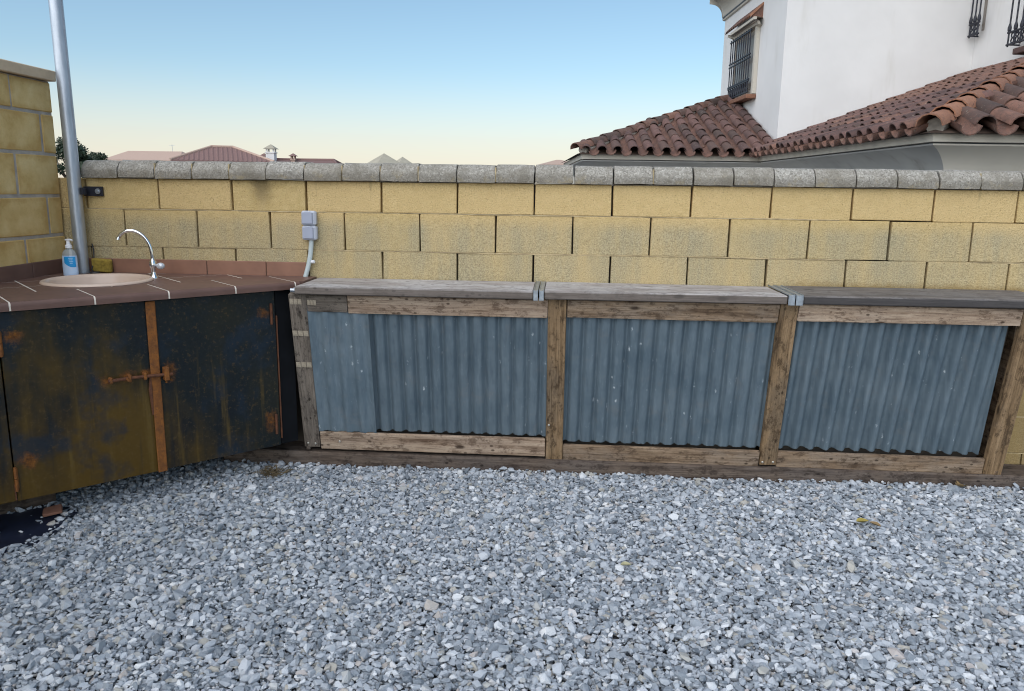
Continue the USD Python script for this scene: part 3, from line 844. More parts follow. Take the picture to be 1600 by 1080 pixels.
def tree(x, D, ztop, rad, n, label, seed):
    r_ = np.random.default_rng(seed)
    c = at_plot(x, D)
    t = thing('tree', label, 'tree', (c[0], c[1], 0), group='trees beyond the wall')
    limbs = [tube([(0, 0, -.05), (.05, 0, ztop * .35), (0, .08, ztop * .62)], [.14, .11, .07], 8)]
    cl = []
    for k in range(22):
        a, h = r_.uniform(0, 2 * np.pi), r_.uniform(.35, 1)
        rr = rad * (1 - .75 * max(0, h - .55) / .45) * r_.uniform(.35, 1)
        e = np.array([rr * math.cos(a), rr * math.sin(a), ztop * (.45 + .52 * h) - rad * .15])
        limbs.append(tube([(0, 0, ztop * .45), e * [.5, .5, 1] * [1, 1, .85], e], [.04, .025, .01], 5))
        cl.append((e, rad * r_.uniform(.22, .4)))
    obj('trunk', cat(limbs), 'bark', t)
    P, F = [], []
    for i in range(n):
        e, q = cl[r_.integers(len(cl))]
        d = r_.normal(size=3); d /= np.linalg.norm(d)
        p = e + d * q * r_.uniform(.5, 1.05) * [1, 1, .75]
        u = r_.normal(size=3); u /= np.linalg.norm(u); v = np.cross(u, d); v /= np.linalg.norm(v) + 1e-9
        s = r_.uniform(.035, .075)
        k = len(P)
        P += [p - u * s, p + v * s * .45, p + u * s, p - v * s * .45]; F += [[k, k + 1, k + 2], [k, k + 2, k + 3]]
    obj('crown', trimesh.Trimesh(P, F, process=False), 'foliage', t)


tree(-15.05, 27, Zc + 1.60, .82, 5200, 'dark green bushy tree behind the leaning metal pole', 3)
tree(-16.2, 31, Zc + 1.22, .75, 2600, 'low dark shrub crown right of the pole behind the wall', 5)

# ---------------------------------------------------------------- wooden counter with corrugated panels
ben = thing('wooden_counter', 'long wooden counter with three corrugated blue grey panels along the wall', 'counter')
TA = .155 / .85                                             # lean of the front: the foot stands back


def fy(z): return -.355 + TA * (.92 - z)


UP = np.array([0, -TA, 1.0]); UP /= np.linalg.norm(UP)
NF = np.array([0, -1.0, -TA]); NF /= np.linalg.norm(NF)     # outward normal of the front
EX = np.array([1.0, 0, 0])
cosl = 1 / math.sqrt(1 + TA * TA)


def front_board(name, x0, x1, z0, z1, th, mat, vertical, proud=0.0, label=None):
    L = (z1 - z0) / cosl
    base = np.array([x0, fy(z0), z0]) + NF * (proud - th)
    if vertical: return board(name, ben, mat, base + EX * 0, UP, -EX, NF, (L, -(x1 - x0), th), label=label) if False else board(name, ben, mat, base + EX * (x1 - x0), UP, -EX, NF, (L, x1 - x0, th), label=label)
    return board(name, ben, mat, base, EX, UP, NF, (x1 - x0, L, th), label=label)


def zoff(x): return (x - .84) / 3.57 * .012 - .002


PX = [(.808, .893), (2.090, 2.178), (3.190, 3.275), (4.305, 4.395)]
for (x0, x1), zb, m in zip(PX, (.075, .004, .062, .045), ('wood_grey', 'wood_post', 'wood_post', 'wood_post')):
    front_board('post', x0, x1, zb, .917 + zoff(x0), .035, m, True, .0)
rails = [(.895, 1.098, .826, .914, 'wood_grey'), (1.101, 2.087, .822, .913, 'wood_b'), (2.181, 3.187, .828, .916, 'wood_a'), (3.278, 4.302, .838, .921, 'wood_b')]
for x0, x1, z0, z1, m in rails: front_board('top_rail', x0, x1, z0, z1, .03, m, False, -.002)
for x0, x1, z0, z1, m in [(.896, 2.087, .066, .165, 'wood_b'), (2.181, 3.187, .045, .137, 'wood_a'), (3.278, 4.302, .048, .138, 'wood_a')]:
    front_board('bottom_rail', x0, x1, z0, z1, .02, m, False, -.002)


def corrugated(x0, x1, zb, zt, pitch, amp, back, phase=0.0, ragged=True, skew=0.0, shape='groove'):
    n = int((x1 - x0) / pitch * 14)
    xs = np.linspace(x0, x1, n)
    zs = [zb, zb + .006, zb + .05, zb + .3, zb + .55, zt]
    V, F = [], []
    wob = meshkit.noise(np.stack([xs * 5, xs * 0, xs * 0], 1), 3) * .004
    for s, th in ((0, 0.0), (1, -.0012)):
        for z in zs:
            ph = (xs - x0 - skew * (z - zb)) / pitch * 2 * np.pi + phase
            w = (1 - 2 * np.abs(np.sin(ph / 2)) ** 7.0 if shape == 'groove' else np.tanh(1.4 * np.sin(ph)) / np.tanh(1.4)) * amp
            dent = (meshkit.noise(np.stack([xs * 7, np.full(n, z * 5), xs * 0 + s * 0], 1), 9) - .5) * .004
            off = -back + w + th + dent + wob
            zz = z + (rng.uniform(-.002, .002, n) if ragged and z == zb else 0)
            P = np.stack([xs, fy(z) + off * NF[1], zz + off * NF[2]], 1)
            V.append(P)
    V = np.vstack(V); m = len(zs)
    for s in (0, 1):
        for r in range(m - 1):
            for j in range(n - 1):
                a = (s * m + r) * n + j
                q = [[a, a + 1, a + n + 1], [a, a + n + 1, a + n]]
                F += q if s == 0 else [f_[::-1] for f_ in q]
    for j in range(n - 1):
        a, b2 = j, m * n + j
        F += [[a, b2, b2 + 1], [a, b2 + 1, a + 1]]
    return trimesh.Trimesh(V, F, process=False)


obj('corrugated_panel', corrugated(1.175, 2.089, .176, .86, .0705, .0105, .032), 'sheet', ben, smooth=60)
lap = corrugated(.893, 1.200, .168, .86, .077, .0055, .0125, 1.0, shape='round')
obj('corrugated_panel', lap, 'sheet_pale', ben, smooth=60, label='flatter paler sheet lapping over the left panel')
obj('corrugated_panel', corrugated(2.179, 3.189, .150, .865, .0705, .0105, .032, 2.0, skew=.006), 'sheet', ben, smooth=60)
obj('corrugated_panel', corrugated(3.276, 4.272, .150, .87, .0765, .0165, .037, .5, skew=.02, shape='round'), 'sheet', ben, smooth=60)
for x0, x1 in ((.90, 2.085), (2.18, 3.185), (3.28, 4.30)):
    front_board('back_panel', x0, x1, .06, .90, .012, 'core', False, -.078)
board('end_panel', ben, 'sleeper', (.815, -.20, .06), (0, 1, 0), (0, 0, 1), (1, 0, 0), (.19, .85, .02))
board('end_panel', ben, 'wood_a', (4.36, -.20, .06), (0, 1, 0), (0, 0, 1), (1, 0, 0), (.19, .85, .02))
for x0, x1, d, m in ((.852, 2.018, .395, 'wood_lid'), (2.068, 3.212, .392, 'wood_lid'), (3.282, 4.452, .385, 'wood_lid_dark')):
    z = .919 + zoff((x0 + x1) / 2)
    board('lid', ben, m, (x0, -d, z), EX, (0, 1, 0), (0, 0, 1), (x1 - x0, d - .006, .041), .006, .002)


def edge_strip(x, w, z, d):
    """A folded zinc strip over the end of a lid: along its top and down its front edge, with its own two rims."""
    t = .0025
    ms = [cbox((x, -d - t, z + .041), (x + w, -.01, z + .041 + t), .0008), cbox((x, -d - t - .001, z - .004), (x + w, -d - .0005, z + .041 + t), .0008)]
    for e in (x, x + w - .003): ms.append(cbox((e, -d - t - .004, z - .004), (e + .003, -d - t, z + .045), .0008))
    for e in (x, x + w - .003): ms.append(cbox((e, -d, z + .043), (e + .003, -.012, z + .048), .0008))
    return cat(ms)


for x, w, d in ((2.018, .0225, .396), (2.0455, .0225, .396), (3.212, .030, .391), (3.247, .033, .391)):
    obj('metal_strip', edge_strip(x, w, .919 + zoff(x), d), 'strip', ben)
scr = []
for x, z in ((.829, .10), (.868, .098), (3.205, .08), (3.258, .082), (2.105, .25), (1.0, .115)):
    m = lathe([(0, .004), (.004, .0035), (.006, .001), (.006, -.002), (0, -.002)], 10)
    M = frame_m(np.array([x, fy(z), z]) + NF * .001, EX, UP, NF)
    obj('screw', m, 'screw', ben, M)
for x, z, wdt in ((.810, .70, .082), (.810, .532, .082), (.812, .865, .06), (.900, .862, .045)):   # scraps of pale batten left on the grey post
    for q in range(3):
        obj('wood_scrap', cbox((0, 0, 0), (wdt * .29, .027, .0014), .0006, .0008), 'scrap', ben, frame_m(np.array([x + q * wdt * .335 + .001, fy(z), z]) + NF * .0006, EX, UP, NF))

slp = board('timber_sleeper', None, 'sleeper', (.36, -.213, -.09), EX, (0, 1, 0), (0, 0, 1), (4.6, .205, .142), .008, .003)
tag(slp, 'dark old timber sleeper lying on the gravel under the wooden counter', 'timber')

# ---------------------------------------------------------------- corner sink unit with steel doors
S2 = math.sqrt(.5)
T45, N45 = np.array([S2, S2, 0]), np.array([S2, -S2, 0])    # along the front, and out of it


def fp(t, c, z): return T45 * t + N45 * (c * S2) + np.array([0, 0, z])


unit = thing('corner_sink_unit', 'corner sink unit with terracotta tiled top and rusty black steel doors', 'sink unit')
ZT = .966
CN = 1.09
from shapely.geometry import Polygon, LineString, box as sbox, Point
from shapely import affinity


def prism(poly_, z0, z1):
    out = []
    for g_ in getattr(poly_, 'geoms', [poly_]):
        if g_.area < 1e-5: continue
        m = trimesh.creation.extrude_polygon(g_, z1 - z0, engine='earcut'); m.apply_translation((0, 0, z0)); out.append(m)
    return cat(out)


tri = Polygon([(-.515, -.017), (-.515, -.515 - CN), (1.075, -.017)])        # the top between both walls
tri = tri.intersection(Polygon([(-2, .0), (-2, -3), (.846, -3), (.846, -.0)]))
SC = np.array([-.125, -.405]); SR = .226
hole = Point(*SC).buffer(SR, 24)
front_in = .30                                             # depth of the nosing row


def strip45(t0, t1, c0, c1):
    return Polygon([tuple(fp(t0, c0, 0)[:2]), tuple(fp(t1, c0, 0)[:2]), tuple(fp(t1, c1, 0)[:2]), tuple(fp(t0, c1, 0)[:2])])


joints = [-1.46, -1.15, -.84, -.53, -.226, .08, .385, .70]
gj = .0035
for a, b2 in zip(joints[:-1], joints[1:]):                 # nosing tiles, rounded at the front
    pl = strip45(a + gj, b2 - gj, CN - .012, CN - .43).intersection(tri).difference(hole)
    if pl.is_empty or pl.area < .002: continue
    obj('counter_tile', prism(pl, ZT - .028, ZT), 'quarry', unit)
    prof = [(CN - .014, ZT)] + [(CN - .014 + .019 * math.sin(q), ZT - .019 * (1 - math.cos(q))) for q in np.linspace(.2, np.pi / 2, 6)] + [(CN + .005, ZT - .036), (CN - .014, ZT - .036)]
    t1 = min(b2 - gj, .41)
    V = [fp(tt, c, z) for tt in (a + gj, t1) for c, z in prof]; n = len(prof)
    F = sum([[[j, (j + 1) % n, n + (j + 1) % n], [j, n + (j + 1) % n, n + j]] for j in range(n)], []) + [[0, j + 1, j] for j in range(1, n - 1)] + [[n, n + j, n + j + 1] for j in range(1, n - 1)]
    m = trimesh.Trimesh(V, F, process=False); m.fix_normals()
    obj('nosing', m, 'quarry', unit, smooth=50)
for i in range(5):                                         # tiles behind the nosing row
    for j in range(4):
        a, b2 = -1.0 + .31 * i, -1.0 + .31 * (i + 1)
        pl = strip45(a + gj, b2 - gj, CN - .437 - .31 * j, CN - .437 - .31 * (j + 1) + .007).intersection(tri).difference(hole)
        if pl.is_empty or pl.area < .001: continue
        obj('counter_tile', prism(pl, ZT - .02, ZT - .0005), 'quarry', unit)
obj('grout', prism(tri.difference(hole).intersection(strip45(-2, .42, CN - .013, -2)), ZT - .03, ZT - .0007), 'grout', unit)
V = []
gn = [cat([trimesh.convex.convex_hull(np.array([fp(t_ + s, c, z) for s in (-.0036, .0036) for c, z in [(CN - .02, ZT - .0012)] + [(CN - .014 + .0178 * math.sin(q), ZT - .019 + .0178 * math.cos(q)) for q in np.linspace(.2, np.pi / 2, 6)] + [(CN + .0038, ZT - .035), (CN - .02, ZT - .035)]]))]) for t_ in joints[2:-1]]
for m in gn: obj('nosing_grout', m, 'grout', unit)
for a, b2 in ((-.535, -.282), (-.278, .243), (.247, .570), (.574, .79)):   # upstand tiles on the back wall
    obj('upstand_tile', cbox((max(a, -.515), -.014, ZT - .012), (b2, -.0045, 1.040), .003, .0006), 'quarry_splash', unit)
obj('upstand_joint', cbox((-.51, -.009, ZT - .01), (.788, -.0043, 1.036), .001), 'core', unit)
ys = [-.016, -.321, -.637, -.95, -1.27, -1.6]
for a, b2 in zip(ys[:-1], ys[1:]):
    obj('upstand_tile', cbox((LX + .004, b2 + .002, ZT - .012), (LX + .016, a - .002, 1.040), .003, .0006), 'quarry', unit)
obj('upstand_joint', cbox((LX + .0035, -1.6, ZT - .01), (LX + .01, -.02, 1.036), .001), 'core', unit)
# steel front
CD = 1.05


def plate(name, t0, t1, z0, z1, c0, c1, mat, parent, bev=.002, label=None):
    """A plate parallel to the front, with its own frame: x along the front, z up."""
    lo = np.array([t0, -(c1 * S2), z0]); hi = np.array([t1, -(c0 * S2), z1])
    m = cbox(lo, hi, bev)
    return obj(name, m, mat, parent, frame_m((0, 0, 0), T45, -N45, (0, 0, 1)), label=label)


plate('side_frame', -1.75, -.889, .125, .928, CD - .03, CD - .004, 'steel', unit)
plate('side_frame', .289, .383, .127, .928, CD - .03, CD - .008, 'black_steel', unit)
plate('top_frame', -1.6, .44, .905, .937, CD - .06, CD - .031, 'steel', unit)
d1 = plate('steel_door', -.884, -.315, .124, .925, CD - .012, CD, 'steel', unit, label='left steel door with yellow brown rust veils')
d2 = plate('steel_door', -.292, .285, .126, .925, CD - .012, CD, 'steel', unit, label='right steel door with blue black scale')
bar = obj('centre_bar', cbox((-.3235, -(CD + .016) * S2, .122), (-.283, -(CD + .0005) * S2, .922), .002, .0012), 'rust', unit, frame_m((0, 0, 0), T45, -N45, (0, 0, 1)))
MF = frame_m((0, 0, 0), T45, -N45, (0, 0, 1))
yy = -(CD * S2)
latch = obj('latch_bolt', tube([(-.505, yy - .022, .588), (-.40, yy - .024, .590), (-.235, yy - .024, .583)], .0075, 8), 'rust_dark', d1)
obj('latch_handle', cat([tube([(-.43, yy - .026, .590), (-.43, yy - .05, .586)], .006, 6), cbox((-.50, yy - .03, .577), (-.488, yy - .001, .602)), cbox((-.425, yy - .034, .573), (-.412, yy - .001, .606)), cbox((-.36, yy - .034, .573), (-.347, yy - .001, .606))]), 'rust', d1)
obj('latch_keeper', cat([cbox((-.272, yy - .036, .556), (-.25, yy - .001, .618), .003), cbox((-.262, yy - .012, .54), (-.255, yy - .001, .57), .002)]), 'rust', d2)
obj('weld_bead', tube([(-.326, yy - .006, .575), (-.330, yy - .008, .52), (-.326, yy - .006, .40)], [.006, .009, .005], 7), 'rust_dark', d1)


for t_, zz, par in ((-.884, .80, d1), (-.884, .225, d1), (.262, .815, d2), (.262, .245, d2)):
    obj('hinge', cat([tube([(t_, yy - .006, zz - .055), (t_, yy - .006, zz - .002)], .0065, 8), tube([(t_, yy - .006, zz + .001), (t_, yy - .006, zz + .05)], .0065, 8), cbox((t_ - .003, yy - .004, zz - .05), (t_ + .009, yy - .001, zz + .045))]), 'rust' if t_ < 0 else 'rust_dark', par)
for lo_, hi_ in (((.2885, yy - .0025, .16), (.2945, yy + .006, .80)), ((-.8925, yy - .001, .13), (-.887, yy + .004, .20))): obj('hinge_rust_line', cbox(lo_, hi_, .001), 'rust_dark', unit, MF)
plate('plinth', -1.7, -.70, -.08, .045, CD - .46, CD - .38, 'sleeper', unit)
obj('carcass_back', cbox((-.50, -.04, .0), (.78, -.02, .93), .004), 'core', unit)
obj('carcass_base', prism(Polygon([(-.5, -.05), (-.5, -.5 - CD + .06), (.0, -CD + .06 + .0), (.72, -.27), (.72, -.05)]), .127, .145), 'core', unit)

# basin, tap and things on the top
bas = thing('wash_basin', 'round beige wash basin set into the terracotta tiled corner top', 'sink', (SC[0], SC[1], ZT))
rim = [(.13, -.115), (.175, -.09), (.199, -.04), (.207, -.004), (.212, .008), (.222, .013), (.232, .0105), (.236, .004), (.236, .0003), (.225, -.002), (.212, -.02), (.185, -.1), (.0, -.135), (.0, -.125)]
m = lathe([(0.0, -.122)] + rim[:10] , 56)
m.apply_scale((1.06, 1.06, 1)); 
obj('bowl', m, 'basin', bas, smooth=50)
obj('drain', lathe([(0, -.118), (.02, -.117), (.022, -.119), (0, -.124)], 20), 'chrome', bas, smooth=40)
tap = thing('tap', 'chrome swan neck tap standing behind the round basin', 'tap', (.068, -.235, ZT))
obj('body', lathe([(0, 0), (.022, 0), (.0215, .008), (.014, .016), (.0125, .03), (.0125, .05), (.017, .056), (.018, .066), (.0165, .085), (.012, .092), (.0095, .10), (0, .10)], 20), 'chrome', tap, smooth=40)
arc = [(0, 0, .095), (-.003, -.001, .14), (-.016, -.004, .185), (-.045, -.012, .222), (-.083, -.022, .240), (-.118, -.031, .235), (-.142, -.037, .215), (-.152, -.04, .195)]
tt = np.linspace(0, 1, len(arc)); ts = np.linspace(0, 1, 26)
from scipy.interpolate import CubicSpline
arc = CubicSpline(tt, np.array(arc))(ts)
obj('spout', tube(arc, np.where(ts > .93, .0115, .0088), 12), 'chrome', tap, smooth=50)
kn = trimesh.creation.icosphere(2, .017); kn.apply_scale((1.25, 1, 1)); kn.apply_translation((.042, -.006, .063))
obj('knob', cat([kn, tube([(.012, 0, .066), (.03, -.004, .064)], .006, 8)]), 'clear_knob', tap, smooth=60)

soap = thing('soap_bottle', 'pump bottle of pale blue hand soap with blue label by the pole', 'soap bottle', (-.392, -.205, ZT))
UsdGeom.Xformable(soap).AddScaleOp().Set(Gf.Vec3f(1.1, 1.1, 1.0))
bp = [(0, 0), (.031, 0), (.035, .004), (.0355, .02), (.0345, .095), (.0335, .104)]
def oval(m): m.apply_scale((1.0, .68, 1)); return m
obj('body', oval(lathe(bp + [(0, .104)], 32)), 'soap', soap, smooth=40)
obj('shoulder', oval(lathe([(.0335, .1045), (.031, .118), (.024, .130), (.0135, .138), (.0125, .142), (0, .142)], 32)), 'soap_clear', soap, smooth=40)
obj('pump', cat([lathe([(0, .142), (.0145, .142), (.0145, .156), (.010, .160), (.0085, .172), (.0085, .180), (.013, .182), (.013, .188), (0, .189)], 20), tube([(.0, -.002, .185), (.018, -.006, .185), (.026, -.008, .181)], .0048, 8)]), 'white', soap, smooth=40)


def on_bottle(t0, t1, z0, z1, off, nt=10, bulge=False):
    V, F = [], []
    for i, q in enumerate(np.linspace(t0, t1, nt)):
        za = z0 + (.022 * max(0, 1 - i / (nt * .55)) ** 1.6 if bulge else 0)
        for z in (za, z1): V.append(((.0352 + off) * math.cos(q), (.0352 * .68 + off) * math.sin(q), z))
    for i in range(nt - 1): F += [[2 * i, 2 * i + 2, 2 * i + 3], [2 * i, 2 * i + 3, 2 * i + 1]]
    m = trimesh.Trimesh(V, F, process=False)
    if m.face_normals[0][1] > 0: m.invert()
    return m


lab = obj('label', on_bottle(-1.95, -.35, .046, .100, .0005, 14, True), 'label_blue', soap, smooth=True)
obj('label_print', cat([on_bottle(-1.35 + .05 * k, -.75 - .06 * (k % 2), .090 - k * .0085, .0935 - k * .0085, .0010, 6) for k in range(4)]), 'label_light', lab)

pole = thing('metal_pole', 'tall galvanised steel pole rising from the tiled corner beside the walls', 'pole', (-.402, -.078, ZT))
obj('tube', tube([(-.006, 0, 0), (-.009, 0, .5), (-.026, 0, 2.9)], .033, 28), 'pole', pole, smooth=50)
br = obj('bracket', cat([cbox((.0, .058, .405), (.105, .072, .455), .002), tube([(.0 + .037 * math.cos(a), .037 * math.sin(a), .43) for a in np.linspace(-2.6, 2.6, 3)], .004, 5)]), 'black_iron', pole)
obj('washer', cat([tube([(.082, .0575, .43), (.082, .0525, .43)], .0145, 18), tube([(.082, .053, .43), (.082, .047, .43)], .0075, 6)]), 'galv', br, smooth=30)
obj('clamp_strap', trimesh.util.concatenate([cbox((-.0015 + .0368 * math.cos(a) - .006, .0368 * math.sin(a) - .006, .412), (.0015 + .0368 * math.cos(a) + .006, .0368 * math.sin(a) + .006, .448), .002) for a in np.linspace(-.3, 1.9, 8)]), 'black_iron', br)

sp = thing('sponge', 'yellow brown scouring sponge leaning on the back upstand beside the pole', 'sponge', (-.335, -.045, ZT))
m = cbox((-.035, -.014, .002), (.070, .014, .074), .006, .002); m.apply_transform(trimesh.transformations.rotation_matrix(.16, [1, 0, 0])); m.apply_transform(trimesh.transformations.rotation_matrix(.06, [0, 1, 0])); m.apply_translation((0, -.0, .003))
obj('pad', m, 'sponge', sp)
pg = thing('basin_plug', 'black rubber basin plug with cord lying at the foot of the pole', 'plug', (-.325, -.105, ZT))
obj('stopper', lathe([(0, .0003), (.024, .0003), (.027, .006), (.024, .011), (.008, .013), (0, .014)], 20), 'black', pg, smooth=40)
obj('cord', tube([(-.015, .01, .012), (-.036, .03, .02), (-.036, .058, .06), (-.034, .062, .12), (-.04, .06, .155)], .0035, 7), 'black', pg, smooth=50)

# switches on the back wall
for k, (x, z, la) in enumerate(((.820, 1.274, 'upper grey surface socket box with hinged flap on the yellow wall'), (.8215, 1.197, 'lower grey surface socket box with conduit entering from below'))):
    s = thing('socket_box', la, 'socket box', (x, -.003, z), group='socket boxes on the yellow wall')
    obj('case', cbox((-.0385, -.040, -.0375), (.0385, .0, .0375), .008, 0), 'grey_plastic', s)
    obj('flap', cbox((-.031, -.050, -.029), (.024, -.0402, .030), .006, 0), 'grey_plastic_dark', s)
    obj('hinge', cbox((-.02, -.047, .0302), (.013, -.0402, .0355), .002, 0), 'grey_plastic', s)
cd = thing('conduit_pipe', 'pale grey conduit pipe running from the socket boxes down behind the counter', 'conduit')
pts = np.array([(.825, -.021, 1.158), (.823, -.021, 1.12), (.812, -.022, 1.05), (.795, -.026, .985), (.782, -.03, .94), (.775, -.03, .90)])
obj('pipe', tube(CubicSpline(np.linspace(0, 1, 6), pts)(np.linspace(0, 1, 16)), .0125, 14), 'conduit', cd, smooth=60)
obj('clip', cat([tube([(.823, -.0, 1.047), (.823, -.03, 1.045)], .006, 8), tube([(.828, -.03, 1.045), (.842, -.033, 1.047)], .009, 10)]), 'white', cd)
kn2 = thing('bolt_end', 'small grey metal bolt end poking out beside the left end of the counter lid', 'bolt', (.832, -.372, .938))
obj('stud', tube([(-.004, 0, 0), (.014, 0, 0)], .010, 14), 'galv', kn2, smooth=30)
obj('nut', tube([(.0145, 0, 0), (.022, 0, 0)], .015, 6), 'strip', kn2)

# ---------------------------------------------------------------- loose stones
protos = UsdGeom.PointInstancer.Define(stage, '/World/gravel')
tag(protos.GetPrim(), 'loose blue grey crushed limestone covering the yard', 'gravel', kind='stuff')
targets = []
for k in range(28):
    r_ = np.random.default_rng(100 + k)
    v = r_.normal(size=(int(r_.integers(11, 17)), 3)); v /= np.linalg.norm(v, axis=1, keepdims=True)   # broken faces, as a crusher leaves them
    v = v * r_.uniform(.86, 1.05, (len(v), 1)) * [1.15, r_.uniform(.68, 1.0), r_.uniform(.45, .8)]
    m = trimesh.convex.convex_hull(v); v = np.array(m.vertices)
    p = usdkit.mesh(stage, f'/World/gravel/stone_{k:03d}', trimesh.Trimesh(v, m.faces, process=False), MAT['gravel'], 12)
    targets.append(p.GetPath())
protos.CreatePrototypesRel().SetTargets(targets)
MEMB = Polygon([(-.75, -1.86), (-.09, -1.31), (-.03, -1.24), (-.015, -1.18), (-.005, -1.10), (-.05, -1.02), (-.045, -.96), (-.10, -.93), (-.19, -.89), (-.30, -.98), (-.75, -1.36)])


def relief(x, y): return .012 * (meshkit.fbm(np.stack([x * 1.7, y * 1.7, x * 0], 1), 3, 4) - .5) * 2


PS, SZ, OR, IDX = [], [], [], []
X0, X1, Y0, Y1 = -1.9, 6.3, -3.4, -.05
for layer, (step, zb, smin, smax) in enumerate(((.0178, -.034, .0095, .0150), (.0190, -.022, .0085, .0165), (.040, -.014, .0100, .0185), (.0200, -.019, .0045, .0085))):
    xs, ys_ = np.meshgrid(np.arange(X0, X1, step), np.arange(Y0, Y1, step))
    x, y = xs.ravel() + rng.uniform(-.5, .5, xs.size) * step, ys_.ravel() + rng.uniform(-.5, .5, xs.size) * step
    keep = (y > -2.55) & (x > -.75) & (x < 5.4) | (rng.random(x.size) < .45)     # thinner where the photograph does not look
    keep &= ~((x > .36) & (x < 5.0) & (y > -.222)) & (x > LX + .01)
    keep &= (x - y < 2.0) | True
    inside_unit = (x - y < .45) & (y > -1.7)
    keep &= ~inside_unit
    near = np.array([MEMB.contains(Point(a, b2)) if (a < .2 and b2 < -.8 and b2 > -1.8) else False for a, b2 in zip(x, y)])
    keep &= ~(near & (rng.random(x.size) < .985))
    x, y = x[keep], y[keep]
    s = rng.uniform(smin, smax, x.size) * np.exp(rng.normal(0, .22, x.size))
    z = zb + relief(x, y) + rng.normal(0, .0035, x.size) + s * .25
    foot = np.clip((y + .45) / .25, 0, 1) * (x > .4); z += foot * .006
    PS.append(np.stack([x, y, z], 1)); SZ.append(s)
    yaw, tilt, ta = rng.uniform(0, 2 * np.pi, x.size), np.abs(rng.normal(0, .38, x.size)), rng.uniform(0, 2 * np.pi, x.size)
    q1 = np.stack([np.cos(yaw / 2), 0 * yaw, 0 * yaw, np.sin(yaw / 2)], 1)
    q2 = np.stack([np.cos(tilt / 2), np.sin(tilt / 2) * np.cos(ta), np.sin(tilt / 2) * np.sin(ta), 0 * ta], 1)
    w = q2[:, 0] * q1[:, 0] - (q2[:, 1:] * q1[:, 1:]).sum(1)
    vv = q2[:, :1] * q1[:, 1:] + q1[:, :1] * q2[:, 1:] + np.cross(q2[:, 1:], q1[:, 1:])
    OR.append(np.concatenate([w[:, None], vv], 1)); IDX.append(rng.integers(0, 28, x.size))
PS, SZ, OR, IDX = np.vstack(PS), np.concatenate(SZ), np.vstack(OR), np.concatenate(IDX)
protos.CreatePositionsAttr(Vt.Vec3fArray.FromNumpy(PS.astype(np.float32)))
protos.CreateScalesAttr(Vt.Vec3fArray.FromNumpy(np.repeat(SZ[:, None], 3, 1).astype(np.float32)))
protos.CreateProtoIndicesAttr(Vt.IntArray.FromNumpy(IDX.astype(np.int32)))
protos.CreateOrientationsAttr(Vt.QuathArray.FromNumpy(np.concatenate([OR[:, 1:], OR[:, :1]], 1).astype(np.float16)))

# membrane showing through at the left, shard, leaves, weed
mx, my = np.meshgrid(np.linspace(-.75, .2, 40), np.linspace(-1.8, -.85, 40))
mz = .002 + .014 * meshkit.fbm(np.stack([mx.ravel() * 6, my.ravel() * 6, mx.ravel() * 0], 1), 3, 2)
V = np.stack([mx.ravel(), my.ravel(), mz - .026], 1)
F = [[r * 40 + c, r * 40 + c + 1, r * 40 + c + 41] for r in range(39) for c in range(39)] + [[r * 40 + c, r * 40 + c + 41, r * 40 + c + 40] for r in range(39) for c in range(39)]
mm_ = MEMB.buffer(.05)
F = [f for f in F if mm_.contains(Point(*V[f].mean(0)[:2]))]
mb = trimesh.Trimesh(V, F, process=False); mb.remove_unreferenced_vertices()
tag(obj('weed_membrane', mb, 'membrane', smooth=True), 'dark navy weed membrane laid bare in the gravel at the lower left', 'membrane')
m = cbox((-.036, -.028, 0), (.036, .028, .013), .002, .004); m.apply_transform(trimesh.transformations.rotation_matrix(.5, [0, 0, 1])); m.apply_transform(trimesh.transformations.rotation_matrix(.3, [1, 0, 0])); m.apply_translation((-.085, -.965, .0))
sh_ = obj('tile_shard', m, 'terracotta'); tag(sh_, 'small broken terracotta tile shard on the gravel before the steel doors', 'tile shard')


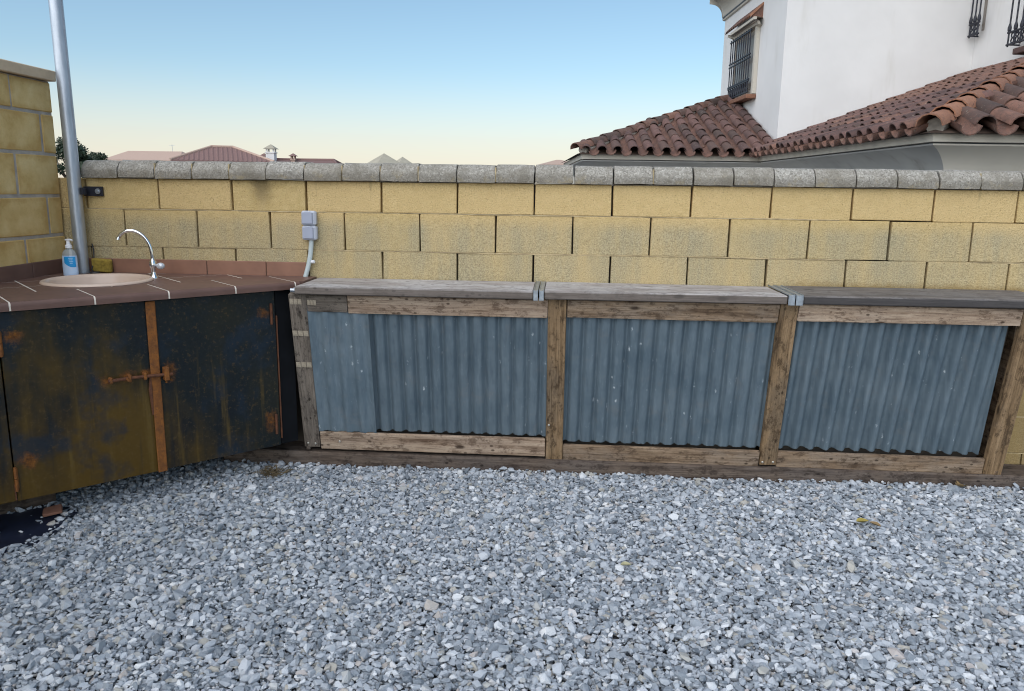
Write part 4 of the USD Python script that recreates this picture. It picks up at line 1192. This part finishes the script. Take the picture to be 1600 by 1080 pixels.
def leaf(pos, L, W, yaw, pitch, mat, label, catg='leaf', curl=.35, lobes=0):
    n = 9; V, F = [], []
    for i in range(n):
        s = i / (n - 1); w = W * math.sin(math.pi * min(1, s * .96 + .02)) ** .8 * (1 + lobes * .35 * math.sin(s * 14))
        for j, q in enumerate((-1, 0, 1)): V.append((s * L - L / 2, q * w / 2, .004 + abs(q) * curl * w + .25 * L * (s - .5) ** 2))
    for i in range(n - 1):
        for j in range(2):
            a = i * 3 + j
            F += [[a, a + 3, a + 4], [a, a + 4, a + 1]]
    m = trimesh.Trimesh(V, F, process=False)
    t = m.copy(); t.invert(); t.apply_translation((0, 0, -.0008)); m = cat([m, t])
    m.apply_transform(trimesh.transformations.rotation_matrix(pitch, [0, 1, 0])); m.apply_transform(trimesh.transformations.rotation_matrix(yaw, [0, 0, 1])); m.apply_translation(pos)
    tag(obj('fallen_leaf', m, mat, smooth=60), label, catg, 'fallen leaves on the gravel')


leaf((3.515, -.745, 0.002), .07, .036, .4, .1, 'leaf_yellow', 'yellow fallen leaf on the gravel before the right hand panel')
leaf((3.56, -.77, 0.002), .05, .028, -.7, .1, 'leaf_brown', 'small ochre fallen leaf touching the yellow leaf on the gravel')
leaf((4.17, -.262, 0.004), .075, .05, .5, .25, 'leaf_brown', 'curled brown fallen leaf at the foot of the counter near its right end', lobes=1)
leaf((4.50, -.53, 0.008), .07, .04, .9, .0, 'leaf_green', 'green leaf on the gravel at the right edge')
leaf((2.43, -1.25, 0.000), .045, .028, .3, .1, 'leaf_pale', 'pale yellow scrap of leaf amid the gravel in the middle of the yard')
wd = []
r_ = np.random.default_rng(11)
for k in range(70):
    a, l = r_.uniform(0, 2 * np.pi), r_.uniform(.03, .085)
    b0 = np.array([r_.normal(0, .03), r_.normal(0, .018), .004]); e1 = b0 + [l * math.cos(a) * .6, l * math.sin(a) * .6, r_.uniform(.008, .028)]; e2 = b0 + [l * math.cos(a + .3), l * math.sin(a + .3), r_.uniform(.0, .03)]
    wd.append(tube([b0, e1, e2], [.0028, .002, .001], 4))
tag(obj('dry_weed', cat(wd), 'dry_weed', M=frame_m((.71, -.41, -.006), (1, 0, 0), (0, 1, 0), (0, 0, 1))), 'withered brown weed tuft in the gravel before the left end of the counter', 'weed')
